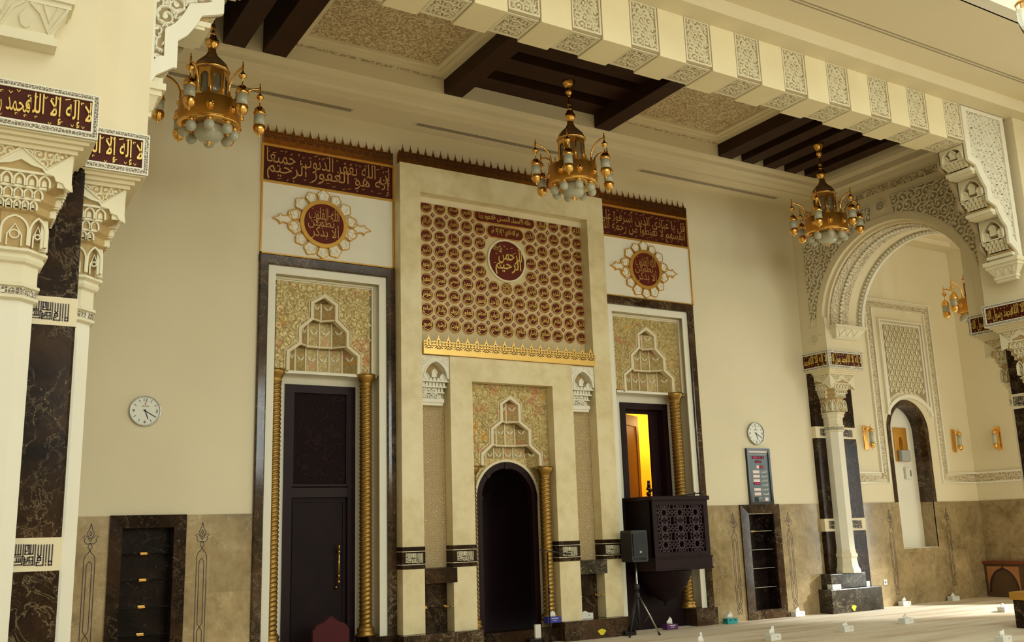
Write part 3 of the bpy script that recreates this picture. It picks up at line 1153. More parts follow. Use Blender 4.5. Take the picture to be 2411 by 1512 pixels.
# tall closed door
t = thing('door_1', 'tall dark wooden door with a carved transom panel', 'door', (4.88, 13.25, 0))
t['kind'] = 'structure'
T = FY(0, 13.25, 0)
MB().frame(4.355, 5.405, -.2, 3.745, .115, -.1, .03, T).build('frame', M['darkwood'], t)
mb = MB().box(4.44, 5.32, 13.225, 13.33, 2.17, 2.30)
mb.frame(4.46, 5.30, 2.32, 3.68, .03, 0, .022, T).build('transom_frame', M['darkwood'], t)
MB().box(4.46, 5.30, 13.26, 13.33, 2.30, 3.68).build('transom_panel', M['girihwood'], t)
t_leaf = MB()
t_leaf.box(4.46, 5.30, 13.27, 13.33, 0, 2.18)
t_leaf.frame(4.50, 5.26, .1, 2.13, .028, -.03, -.005, T)
lf = t_leaf.build('leaf', M['blackwood'], t)
mb = MB().tube([(5.155, 13.19, 1.02), (5.155, 13.19, 1.49)], .011, 8)
for z in (1.01, 1.09, 1.42, 1.49):
    mb.sphere((5.155, 13.19, z), .02, 8)
for z in (1.09, 1.42):
    mb.tube([(5.155, 13.19, z), (5.155, 13.28, z)], .012, 8)
mb.build('pull_handle', M['gold'], lf)
MB().lathe([(.028, 0), (.03, .02), (.018, .03), (.022, .05), (.0001, .055)], (0, 0, 0), 16, lambda a, b, c: (5.135 + a, 13.268 - c, .938 + b)).build('lock_rose', M['gold'], lf)
T = FY(4.86, 12.72, 0)
prof = [(-.25, 0), (.25, 0), (.25, .42), (.2, .49), (.1, .53), (.0, .60), (-.1, .53), (-.2, .49), (-.25, .42)]
t = thing('floor_chair', 'crimson velvet floor chair with an ogee back before the tall closed door', 'floor chair', (4.86, 12.6, 0))
MB().prism(prof, -.03, .03, T).build('back', M['crimson'], t)
MB().bbox(4.61, 5.11, 12.3, 12.70, 0, .1, .03).build('seat', M['crimson'], t)

# ------------------------------------------------------------------ friezes, cresting and roundels over the bays


def calligraphy_frieze(x0, x1, z0, z1, rows, label, seed):
    t = thing('calligraphy_frieze', label, 'calligraphy panel', ((x0 + x1) / 2, W, z0), 'calligraphy friezes over the side bays')
    T = FY(0, W, 0)
    MB().box(x0, x1, W - .02, W + .01, z0, z1).build('ground', M['maroon'], t)
    MB().frame(x0 - .02, x1 + .02, z0 - .03, z1 + .03, .03, 0, .035, T).build('gilt_border', M['goldpaint'], t)
    mb = MB()
    T = FY(0, W - .021, 0)
    w, h = x1 - x0 - .1, z1 - z0
    for i, r in enumerate(rows):
        zc = z0 + h * (.66 - .32 * i)
        lettering(mb, r, (x0 + x1) / 2, zc, w * (1, .99)[i], h * .60, T, .012, -.004, res=3)
    vowel_marks(mb, x0 + .05, x1 - .05, z1 - .09, z1 - .03, 22, .026, T, .01, 0, seed)
    vowel_marks(mb, x0 + .05, x1 - .05, z0 + .03, z0 + .09, 16, .024, T, .01, 0, seed + 1)
    mb.build('lettering', M['giltdull'], t, recalc=False)


calligraphy_frieze(3.84, 5.84, 6.57, 7.08, ['إن الله يغفر الذنوب جميعا', 'إنه هو الغفور الرحيم'],
                   'maroon frieze of gilt calligraphy above the tall closed door bay', 31)
calligraphy_frieze(9.66, 11.68, 6.57, 7.08, ['قل يا عبادي الذين أسرفوا على', 'أنفسهم لا تقنطوا من رحمة الله'],
                   'maroon frieze of gilt calligraphy above the lit pulpit doorway bay', 41)


def cresting(x0, x1, y, z0, zr, pitch, label, mat):
    """gilt metal band with a pierced motif and a saw edge of fine trefoil spikes"""
    t = thing('gilt_cresting', label, 'cresting', ((x0 + x1) / 2, y, z0), 'pierced gilt crestings')
    h = zr - z0
    MB().box(x0, x1, y - .03, y + .03, z0, z0 + h * .60).build('band', mat, t)
    fr = MB()
    n = max(1, round((x1 - x0) / pitch))
    p = (x1 - x0) / n
    for i in range(n):
        c = x0 + p * (i + .5)
        T = FY(c, y - .030, z0)
        k = p * .5
        top = [(k, h * .58), (k, h * .64), (k * .8, h * .70), (k * .62, h * .64), (k * .42, h * .66), (k * .36, h * .74), (k * .14, h * .84), (k * .05, h * .95), (0, h * 1.05)]
        fr.prism(top + [(-a, b) for a, b in top[-2::-1]], -.012, .0, T)
        for s_ in (-1, 1):
            fr.band([(s_ * k * .95, h * .40), (s_ * k * .6, h * .46), (s_ * k * .3, h * .38), (0, h * .46)], .011, -.001, .003, T, 1)
            fr.band([(s_ * k * .8, h * .30), (s_ * k * .45, h * .36), (s_ * k * .25, h * .27), (0, h * .33)], .012, -.001, .003, T, 1)
            fr.band([(s_ * k * .9, h * .52), (s_ * k * .6, h * .57), (s_ * k * .5, h * .50)], .009, -.001, .003, T, 1)
        fr.prism([(a * k * .16, h * .68 + b * h * .055) for a, b in ((-1, 0), (0, -1), (1, 0), (0, 1))], -.001, .003, T, 1)
        fr.prism([(a * k * .2, h * .53 + b * h * .035) for a, b in ((-1, 0), (0, -1), (1, 0), (0, 1))], -.001, .003, T, 1)
    fr.build('spiked_fretwork', [mat, M['bronzedark']], t)
    return t


M['bronzedark'] = plain('dark_bronze', srgb(70, 40, 18), 0.5, 0.4)
cresting(3.83, 5.83, W - .03, 7.11, 7.40, .129, 'gilt cresting above the calligraphy over the tall closed door', M['brass'])
cresting(5.87, 9.62, 12.70, 7.12, 7.42, .129, 'gilt cresting along the top of the central mihrab block', M['brass'])
cresting(9.66, 11.67, W - .03, 7.11, 7.40, .129, 'gilt cresting above the calligraphy over the lit pulpit doorway', M['brass'])


def T_up(T, d):
    return lambda a, b, c: T(a, b, c + d)


def roundel(cx, cz, x0, x1, label):
    """white field with a maroon calligraphy disc in a pierced gilt scroll border"""
    t = thing('calligraphy_roundel', label, 'roundel', (cx, W, cz), 'calligraphy roundels over the side bays')
    T = FY(cx, W - .012, cz)
    MB().box(x0, x1, W - .012, W + .01, 5.50, 6.55).build('white_field', M['white'], t)
    mb = MB()
    F2 = FY(0, W - .012, 0)
    mb.box(x0 - .022, x0, W - .03, W, 5.49, 6.55).box(x1, x1 + .022, W - .03, W, 5.49, 6.55).box(x0 - .022, x1 + .022, W - .03, W, 5.485, 5.51)
    mb.build('gilt_edge', M['goldpaint'], t)
    R = .298
    MB().prism(arc(0, 0, R, 0, 2 * PI, 47)[:-1], 0, .05, T).build('disc', M['maroon2'], t)
    MB().ring(arc(0, 0, R + .055, 0, 2 * PI, 47)[:-1], arc(0, 0, R, 0, 2 * PI, 47)[:-1], 0, .065, T).build('gilt_ring', M['goldpaint'], t)
    mb = MB()
    Td = FY(cx, W - .0625, cz)
    for s_, a, b, w, h in (('الله القلوب', .0, .12, .46, .24), ('تطمئن', -.04, .0, .40, .17), ('ألا بذكر', .02, -.12, .42, .24)):
        lettering(mb, s_, a, b, w, h, Td, .01, .0, res=3)
    vowel_marks(mb, -.2, .2, -.22, .24, 18, .018, Td, .009, 0, 77)
    mb.build('lettering', M['giltdull'], t, recalc=False)
    # leafy scroll border
    mb = MB()
    n = 14
    for i in range(n):
        q = 2 * PI * (i + .5) / n
        rr = R + .125
        c = (rr * cos(q), rr * sin(q))
        k = .088 if i % 2 else .076
        sg = 1 if cos(q) * sin(q) > 0 else -1
        lobe = [(c[0] + k * (1 + .10 * cos(5 * u)) * cos(u + q), c[1] + k * (1 + .10 * cos(5 * u)) * sin(u + q)) for u in [2 * PI * j / 24 for j in range(24)]]
        mb.prism(lobe, 0, .03, T, 1)
        mb.band(lobe, .012, 0, .036, T, 0, True)
        mb.ridge([(c[0] + k * (.75 - .45 * j / 14) * cos(q + sg * (2.4 - 4.4 * j / 14)), c[1] + k * (.75 - .45 * j / 14) * sin(q + sg * (2.4 - 4.4 * j / 14))) for j in range(15)], .022, .02, T_up(T, .028), 1)
    for s_ in (-1, 1):
        for v_ in (-1, 1):
            lob = [(s_ * (.445 + .075 * cos(u)), v_ * (.085 + .075 * sin(u))) for u in [2 * PI * j / 16 for j in range(16)]]
            mb.prism(lob, 0, .033, T, 1)
            mb.band(lob, .012, 0, .039, T, 0, True)
        tip = [(.47, .08), (.55, .05), (.60, .045), (.63, .075), (.66, .03), (.74, 0), (.66, -.03), (.63, -.075), (.60, -.045), (.55, -.05), (.47, -.08)]
        tip = [(s_ * a, b) for a, b in tip]
        mb.prism(tip, 0, .03, T, 1)
        mb.band(tip, .014, 0, .042, T, 0)
    mb.build('scroll_border', [M['goldpaint'], M['white']], t)


roundel(4.735, 6.02, 3.85, 5.83, 'maroon calligraphy roundel in gilt scrollwork above the tall closed door')
roundel(10.63, 6.02, 9.65, 11.69, 'maroon calligraphy roundel in gilt scrollwork above the lit pulpit doorway')

# ------------------------------------------------------------------ MIHRAB
YF = 12.62
t = thing('mihrab_block', 'tall honey limestone block framing the prayer niche', 'mihrab', (CX, 12.7, 0))
mihrab = t
MB().bbox(5.86, 6.20, YF, 12.86, .28, 7.12, .006).build('outer_pier', M['lime'], t)
MB().bbox(9.29, 9.63, YF, 12.86, .28, 7.12, .006).build('outer_pier', M['lime'], t)
MB().box(6.19, 9.30, YF + .001, 12.86, 6.69, 7.118).build('head', M['lime'], t)
mb = holes_wall(MB(), 6.65, 8.84, .28, 4.19, YF, 12.86, [(7.02, 8.46, .28, 3.83)])
mb.build('inner_surround', M['lime'], t)
T = FY(0, W, 0)
mb = MB().box(6.2, 9.29, 12.80, 12.86, 6.60, 6.69)
mb.build('recess_moulding', M['ivory2'], t)
# dark marble collars with square lettering
for x0, x1 in ((5.86, 6.20), (6.65, 7.02), (8.46, 8.84), (9.29, 9.63)):
    c = MB().box(x0 - .006, x1 + .006, YF - .008, 12.85, 1.15, 1.45).build('lettered_collar', M['marble'], t)
    mb = MB()
    mb.box(x0 - .009, x1 + .009, YF - .011, 12.84, 1.206, 1.214).box(x0 - .009, x1 + .009, YF - .011, 12.84, 1.384, 1.392)
    T = FY(0, YF - .008, 0)
    kufic(mb, (x0 + x1) / 2 - .13, 1.228, .27, .142, T, .005)
    mb.build('square_lettering', M['ivory'], c)
# marble feet
for x0, x1 in ((5.82, 7.05), (8.43, 9.67)):
    MB().bbox(x0, x1, 12.50, 12.85, 0, .28, .006).build('marble_foot', M['marble2'], t)
MB().box(7.05, 8.43, 12.66, 12.9, 0, .2).build('threshold', M['marble'], t)

# lattice pilasters with carved heads, and the small shelf recess under each
for x0, x1, side in ((6.2, 6.65, 'left'), (8.84, 9.29, 'right')):
    p = thing('lattice_pilaster', 'recessed lattice pilaster with a white carved head, on the %s of the prayer niche' % side, 'pilaster', ((x0 + x1) / 2, 12.8, .28), 'lattice pilasters of the mihrab')
    MB().box(x0 + .004, x1 - .004, 12.825, 12.846, 1.15, 3.50).build('lattice_shaft', M['girih'], p)
    h = MB()
    cx = (x0 + x1) / 2
    a, b = x0 + .004, x1 - .004
    T = FY(cx, 12.84, 0)
    hw = (b - a) / 2
    og = ogive(0, 3.86, hw - .03, .25, 8)
    top = [(hw, 3.80), (hw, 4.185), (-hw, 4.185), (-hw, 3.80)]
    h.prism([(hw, 3.84), (hw, 4.185), (-hw, 4.185), (-hw, 3.84)] + og, 0, .20, T)
    h.band(og, .022, .0, .215, T)
    scrolls(h, [(-hw + .01, 4.0), (-.04, 4.15), (.04, 4.15), (hw - .01, 4.0), (hw - .01, 4.175), (-hw + .01, 4.175)], .085, FY(cx, 12.64, 0), .012, .17, 3)
    h.prism([(-hw, 3.74), (hw, 3.74), (hw, 4.1), (-hw, 4.1)], 0, .05, T, 1)
    for k, (dx, zz) in enumerate(((-.13, 3.90), (0, 3.97), (.13, 3.90))):
        h.prism(ogive(dx, zz - .05, .04, .07, 5) + [(dx + .04, zz - .1), (dx - .04, zz - .1)], .04, .15, T)
        h.band(ogive(dx, zz - .05, .04, .07, 5), .014, .1, .165, T)
    for i, (z0, z1, d) in enumerate(((3.80, 3.85, .19), (3.72, 3.80, .16), (3.64, 3.72, .13), (3.56, 3.64, .10))):
        w = hw - .004 - i * .022
        h.box(-w, w, 0, d, z0, z0 + .018, lambda a_, c_, b_: T(a_, b_, c_))
        for j in range(7):
            xx = -w + (j + .5) * 2 * w / 7
            h.prism([(xx - w / 7 * .75, z0 + .016), (xx + w / 7 * .75, z0 + .016), (xx + w / 7 * .75, z1), (xx, z1 + .012), (xx - w / 7 * .75, z1)], 0, d - .03, T)
        h.prism([(-w, z0), (w, z0), (w, z1), (-w, z1)], 0, d - .055, T, 1)
    scrolls(h, [(-hw + .03, 3.55), (hw - .1, 3.55), (0, 3.74), (-hw + .03, 3.78)], .075, FY(cx, 12.72, 0), .012, .2, 6)
    h.box(a + .0, b - .06, 12.70, 12.85, 3.50, 3.555)
    h.box(a + .01, b - .07, 12.72, 12.85, 3.46, 3.50)
    h.build('carved_head', [M['white'], M['nougat']], p)
    q = thing('shelf_recess', 'small dark shelf recess under the lattice pilaster on the %s of the prayer niche' % side, 'shelf niche', (cx, 12.75, .28), 'shelf recesses of the mihrab')
    MB().bbox(x0 + .003, x1 + .06, YF - .006, 12.84, .94, 1.145, .006).build('marble_lintel', M['marblegrey'] if side == 'right' else M['marble'], q)
    MB().box(x0 + .004, x1 - .004, 12.83, 12.846, .28, .94).build('back_slab', M['marble'], q)
    MB().box(x0 + .004, x1 - .004, 12.63, 12.83, .612, .622).build('glass_shelf', M['clear'], q)
    for xx in (x0 + .06, x1 - .05):
        MB().bbox(xx - .035, xx + .035, 12.77, 12.83, .60, .634, .004).build('brass_clip', M['gold'], q)

# ---------- panel of the ninety-nine names
NAMES = ('الله الرحمن الرحيم الملك القدوس السلام المؤمن المهيمن العزيز الجبار المتكبر الخالق البارئ المصور الغفار القهار الوهاب الرزاق الفتاح '
         'العليم القابض الباسط الخافض الرافع المعز المذل السميع البصير الحكم العدل اللطيف الخبير الحليم العظيم الغفور الشكور العلي الكبير الحفيظ المقيت '
         'الحسيب الجليل الكريم الرقيب المجيب الواسع الحكيم الودود المجيد الباعث الشهيد الحق الوكيل القوي المتين الولي الحميد المحصي المبدئ المعيد المحيي '
         'المميت الحي القيوم الواجد الماجد الواحد الأحد الصمد القادر المقتدر المقدم المؤخر الأول الآخر الظاهر الباطن الوالي المتعالي البر التواب المنتقم العفو الرؤوف '
         'ذوالجلال الجامع المقسط الغني المغني المانع الضار النافع النور الهادي البديع الباقي الوارث الرشيد الصبور').split()
t = thing('names_panel', 'recessed panel of maroon name medallions around one large roundel', 'calligraphy panel', (CX, 12.83, 4.4))
YN = 12.835
MB().box(6.205, 9.285, YN, 12.848, 4.40, 6.60).build('ground', M['namesground'], t)
T = FY(0, YN, 0)
rim = arc(0, 0, .1045, 0, 2 * PI, 20)[:-1]
rin = arc(0, 0, .094, 0, 2 * PI, 20)[:-1]
gx = lambda c: 6.39 + .2352 * c
gz = lambda r: 6.545 - .2318 * r
ni = 0
for r in range(9):
    for c in range(12, -1, -1):
        if r == 0 and 4 <= c <= 8:
            continue
        if 1 <= r <= 4 and 5 <= c <= 7:
            continue
        Tm = FY(gx(c), YN, gz(r))
        md = MB().prism(rin, 0, .012, Tm, 0).ring(rim, rin, 0, .016, Tm, 1)
        o = md.build('name_medallion', [M['maroon2'], M['giltrim']], t)
        lt = MB()
        Tl = FY(gx(c), YN - .012, gz(r))
        if r == 5 and c == 6:
            for k in range(8):
                q = PI * k / 4
                lt.band([(.075 * cos(q + u), .075 * sin(q + u)) for u in (-.5, 0, .5)], .008, 0, .006, Tl)
                lt.band([(.02 * cos(q), .02 * sin(q)), (.085 * cos(q + .35), .085 * sin(q + .35))], .006, 0, .006, Tl)
                lt.band([(.02 * cos(q), .02 * sin(q)), (.085 * cos(q - .35), .085 * sin(q - .35))], .006, 0, .006, Tl)
            lt.build('star_ornament', M['gilt'], o)
        else:
            nm = NAMES[ni % len(NAMES)]
            ni += 1
            lettering(lt, nm, 0, .006, .15, .105, Tl, .006, .012, res=2)
            lt.band([(.078 * cos(u), .078 * sin(u)) for u in [PI * (1.12 + .76 * j / 8) for j in range(9)]], .007, 0, .005, Tl)
            lt.band([(.08 * cos(u), .08 * sin(u)) for u in [PI * (.2 + .5 * j / 6) for j in range(7)]], .005, 0, .005, Tl)
            lt.build('name_lettering', M['gilt'], o, recalc=False)
# diamonds between the medallions
mb = MB()
for r in range(8):
    for c in range(12):
        x, z = gx(c + .5), gz(r + .5)
        if math.hypot(x - gx(6), (z - 5.84)) < .44 or (r == 0 and 3 < c < 8) or (r == 1 and 4 < c < 7):
            continue
        for k, s_ in ((0, .047), (1, .036), (0, .02)):
            d = [(x + s_ * a, z + s_ * b) for a, b in ((-1, 0), (0, -1), (1, 0), (0, 1))]
            mb.prism(d, 0, .006 + .003 * (.047 - s_) / .02, T, k)
mb.build('diamond_ornaments', [M['diamond'], M['maroon2']], t)
for r, w in ((0, 1.13), (1, .68)):
    z = gz(r) - .005
    xc = gx(6)
    R = .098
    P_ = [(xc + w / 2 - R + R * cos(u), z + R * sin(u)) for u in [-PI / 2 + PI * j / 12 for j in range(13)]] + [(xc - w / 2 + R - R * cos(u), z + R * sin(u)) for u in [PI / 2 - PI * j / 12 for j in range(13)]]
    o = MB().prism(P_, 0, .014, T, 0).band(P_, .014, 0, .02, T, 1, True).build('cartouche', [M['maroon2'], M['goldpaint']], t)
    mb = MB()
    lettering(mb, ('ولله الأسماء الحسنى فادعوه بها', 'هو الله الذي لا إله إلا هو')[r], xc, z, w - .16, .13, FY(0, YN - .014, 0), .007, .02, res=1)
    vowel_marks(mb, xc - w / 2 + .1, xc + w / 2 - .1, z + .05, z + .08, 9, .014, FY(0, YN - .014, 0), .006)
    mb.build('cartouche_lettering', M['gilt'], o, recalc=False)
c6, zc = gx(6) + .01, 5.845
big = MB().prism(arc(c6, zc, .325, 0, 2 * PI, 47)[:-1], 0, .02, T, 0).ring(arc(c6, zc, .355, 0, 2 * PI, 47)[:-1], arc(c6, zc, .325, 0, 2 * PI, 47)[:-1], 0, .03, T, 1).build('large_roundel', [M['maroon2'], M['ivory2']], t)
mb = MB()
Tb = FY(c6, YN - .02, zc)
lettering(mb, 'الرحمن', .06, .08, .44, .27, Tb, .012, .01, res=3)
lettering(mb, 'الرحيم', .02, -.1, .48, .28, Tb, .012, .012, res=3)
lettering(mb, 'جل جلاله', -.17, .19, .17, .12, Tb, .01, .01)
vowel_marks(mb, -.24, .24, -.24, .26, 14, .022, Tb, .01, 0, 9)
mb.build('roundel_lettering', M['gilt'], big, recalc=False)
cresting(6.205, 9.285, YF - .012, 4.195, 4.49, .16, 'gilt cresting below the panel of name medallions', M['goldband'])

# ---------- the prayer niche itself
t = thing('prayer_niche', 'dark wood lined prayer niche under a gilded stepped panel', 'prayer niche', (7.74, 12.95, 0))
muqarnas_panel(t, 7.77, 12.80, 7.025, 8.455, 2.58, 3.825, [(.515, 2.60, 2.77), (.335, 2.915, 3.145), (.162, 3.27, 3.535)], 3.64, .25, .05)
ac, az, ar = 7.765, 2.125, .525
P_ = [(8.45, .2), (8.45, 2.62)] + [(8.3, 2.72), (7.2, 2.72)] + [(7.03, 2.62), (7.03, .2)] + [(ac - ar, .2)] + arc(ac, az, ar, PI, 0, 32) + [(ac + ar, .2)]
Tn = lambda a, b, c: (a, 12.955 - c, b)
MB().prism(P_, -.06, 0, Tn).build('gilded_spandrel', M['gildstucco'], t)
hoop = [(ac - ar - .035, .2)] + arc(ac, az, ar + .035, PI, 0, 32) + [(ac + ar + .035, .2)]
MB().band(hoop, .04, -.03, .03, Tn).build('ivory_hoop', M['ivory2'], t)
hoop = [(ac - ar + .03, .2)] + arc(ac, az, ar - .03, PI, 0, 32) + [(ac + ar - .03, .2)]
mb = MB().band(hoop, .10, -.10, .018, Tn)
for k in range(9):
    q = PI * (k + .0) / 8
    if k % 2 == 0:
        mb.band([(ac + (ar - .04) * cos(q + d), az + (ar - .04) * sin(q + d)) for d in (-.07, 0, .07)], .102, -.02, .03, Tn)
mb.build('wooden_arch', M['darkwood'], t)
# hollow with a half dome
vs, fs = [], []
n, rr = 20, ar - .05
lev = [(.05, 1.0), (az, 1.0)] + [(az + rr * sin(PI / 2 * k / 8), cos(PI / 2 * k / 8) + 1e-4) for k in range(1, 9)]
for z, s_ in lev:
    for i in range(n + 1):
        q = PI * i / n
        vs.append((ac - rr * s_ * cos(q), 12.99 + .95 * s_ * sin(q), z))
for j in range(len(lev) - 1):
    for i in range(n):
        fs.append((j * (n + 1) + i, j * (n + 1) + i + 1, (j + 1) * (n + 1) + i + 1, (j + 1) * (n + 1) + i))
MB().add(vs, fs, True).build('dark_lining', M['blackwood'], t)
mb = MB().box(6.9, 7.03, 12.86, 13.3, 0, 3.9).box(8.45, 8.6, 12.86, 13.3, 0, 3.9).box(7.0, 8.5, 12.9, 13.2, 3.8, 3.9)
mb.build('jamb_lining', M['lime'], t)
spiral_column(7.055, 12.80, .28, 2.58, .088, 'gold twisted column left of the prayer niche, nearly hidden by the jamb')
spiral_column(8.325, 12.74, .28, 2.58, .092, 'gold twisted column right of the prayer niche')

# ------------------------------------------------------------------ marble shelf niches in the dado


def shelf_niche(x0, x1, i0, i1, label, mat, clips=True):
    t = thing('shelf_niche', label, 'shelf niche', ((x0 + x1) / 2, W, 0), 'marble shelf niches in the dado')
    y0 = W - .05
    d = .022
    for nm, poly in (('jamb', [(x0, 0), (i0, .15), (i0, 1.80), (x0, 1.955)]), ('jamb', [(x1, 0), (x1, 1.955), (i1, 1.80), (i1, .15)]),
                     ('lintel', [(x0, 1.955), (i0, 1.80), (i1, 1.80), (x1, 1.955)]), ('sill', [(x0, 0), (x1, 0), (i1, .15), (i0, .15)])):
        # mitred pieces, slightly splayed towards the opening
        k = len(poly)
        vs = [(a, W + .01, b) for a, b in poly] + [(a, y0 if (abs(a - x0) < 1e-6 or abs(a - x1) < 1e-6) else y0 + d, b) for a, b in poly]
        fs = [list(range(k)), list(range(k, 2 * k))[::-1]] + [(j, (j + 1) % k, k + (j + 1) % k, k + j) for j in range(k)]
        MB().add(vs, fs).build(nm, mat, t)
    mb = MB().box(i0 - .01, i1 + .01, 13.10, 13.12, .14, 1.82).box(i0 - .012, i0 + .002, W, 13.12, .14, 1.82).box(i1 - .002, i1 + .012, W, 13.12, .14, 1.82)
    mb.box(i0, i1, W, 13.12, .13, .152).box(i0, i1, W, 13.12, 1.798, 1.82)
    mb.build('dark_lining', M['marble_in'], t)
    for z in (1.485, 1.165, .845, .52):
        s_ = MB().box(i0 + .004, i1 - .004, 12.90, 13.10, z, z + .01).build('glass_shelf', M['clear'], t)
        if not clips:
            MB().box(i0 + .004, i1 - .004, 12.896, 12.901, z + .002, z + .009).build('polished_edge', M['glass'], s_)
        if not clips and z < 1.4:
            continue
        MB().bbox((i0 + i1) / 2 - .045, (i0 + i1) / 2 + .045, 13.06, 13.10, z - .014, z + .02, .005).build('brass_clip', M['gold'], s_)
    return t


M['marble_in'] = marble_dark('dark_niche_marble', ((14, 9, 9), (30, 20, 18), (44, 32, 26)), (110, 94, 76), 0.2)
shelf_niche(2.075, 2.98, 2.225, 2.835, 'marble shelf niche under the left clock with brass clips on glass shelves', M['marble'])
shelf_niche(12.44, 13.395, 12.65, 13.26, 'marble shelf niche below the prayer time board', M['marble2'], False)


def inlay(x, y, z0, z1, label, T=None):
    """dark line inlay: twin bands ending in a lily"""
    T = T or FY(x, y, 0)
    mb = MB()
    t = .0095
    h = z1 - z0
    L = lambda p: mb.band(p, t, -.004, .0015, T)
    zt = z1 - .42
    zc = z0 + .42
    for s_ in (-1, 1):
        L([(s_ * .062, zt), (s_ * .062, zc - .24)] + [(s_ * .062, z0 + .18), (s_ * -.05, z0 + .04), (s_ * -.05, z0), (s_ * -.02, z0), (0, z0 + .035)])
        L([(0, zt + .11), (s_ * .02, zt + .07), (s_ * .045, zt + .05), (s_ * .062, zt)])
        L([(0, zt - .02), (s_ * .022, zt - .05), (s_ * .03, zt - .08), (s_ * .03, zc + .08), (s_ * -.03, zc - .01), (s_ * -.03, z0 + .2), (s_ * .04, z0 + .12), (s_ * .062, z0 + .06)])
        # lily
        zl = zt + .11
        q = 1.0
        L([(0, zl), (s_ * 0.0243, zl + .03), (s_ * 0.0162, zl + .06), (0, zl + .08)])
        L([(0, zl + .075), (s_ * 0.0405, zl + .07), (s_ * 0.0675, zl + .10), (s_ * 0.0607, zl + .135), (s_ * 0.0918, zl + .15), (s_ * 0.0540, zl + .17), (s_ * 0.0270, zl + .14), (0, zl + .10)])
        L([(0, zl + .13), (s_ * 0.0297, zl + .165), (s_ * 0.0378, zl + .2), (s_ * 0.0162, zl + .245), (0, zl + .31)])
        L([(0, zl + .16), (s_ * 0.0135, zl + .19), (0, zl + .22)])
    return solo(mb, 'inlay_ornament', M['lead'], label, 'wall inlay', 'dark lily inlays in the dado')


yi = W - .018
inlay(1.87, yi, .12, 1.865, 'dark lily inlay between the big left column and the left shelf niche')
inlay(3.185, yi, .12, 1.85, 'dark lily inlay between the left shelf niche and the tall closed door')
inlay(12.275, yi, .12, 1.815, 'dark lily inlay left of the shelf niche under the prayer time board')
inlay(13.625, yi, .12, 1.815, 'dark lily inlay right of the shelf niche under the prayer time board')
inlay(16.42, yi, .20, 1.815, 'dark lily inlay left of the round-headed niche beyond the arch')
inlay(18.2, yi, .28, 1.82, 'dark lily inlay right of the round-headed niche beyond the arch')

# ------------------------------------------------------------------ piers and columns


def octa(r, a=PI / 8):
    return [(r * cos(a + PI / 4 * i) / cos(PI / 8), r * sin(a + PI / 4 * i) / cos(PI / 8)) for i in range(8)]


def squoct(hs, k):
    """square of half size hs with corners cut back by fraction k (0 square .. 0.5858 regular octagon)"""
    c = hs * k
    return [(hs, -hs + c), (hs, hs - c), (hs - c, hs), (-hs + c, hs), (-hs, hs - c), (-hs, -hs + c), (-hs + c, -hs), (hs - c, -hs)]


def loft(mb, secs, c, m=0):
    vs, fs = [], []
    for poly, z in secs:
        vs += [(c[0] + a, c[1] + b, c[2] + z) for a, b in poly]
    n = 8
    for j in range(len(secs) - 1):
        for i in range(n):
            fs.append((j * n + i, j * n + (i + 1) % n, (j + 1) * n + (i + 1) % n, (j + 1) * n + i))
    fs += [list(range(n))[::-1], [(len(secs) - 1) * n + i for i in range(n)]]
    return mb.add(vs, fs, m=m)


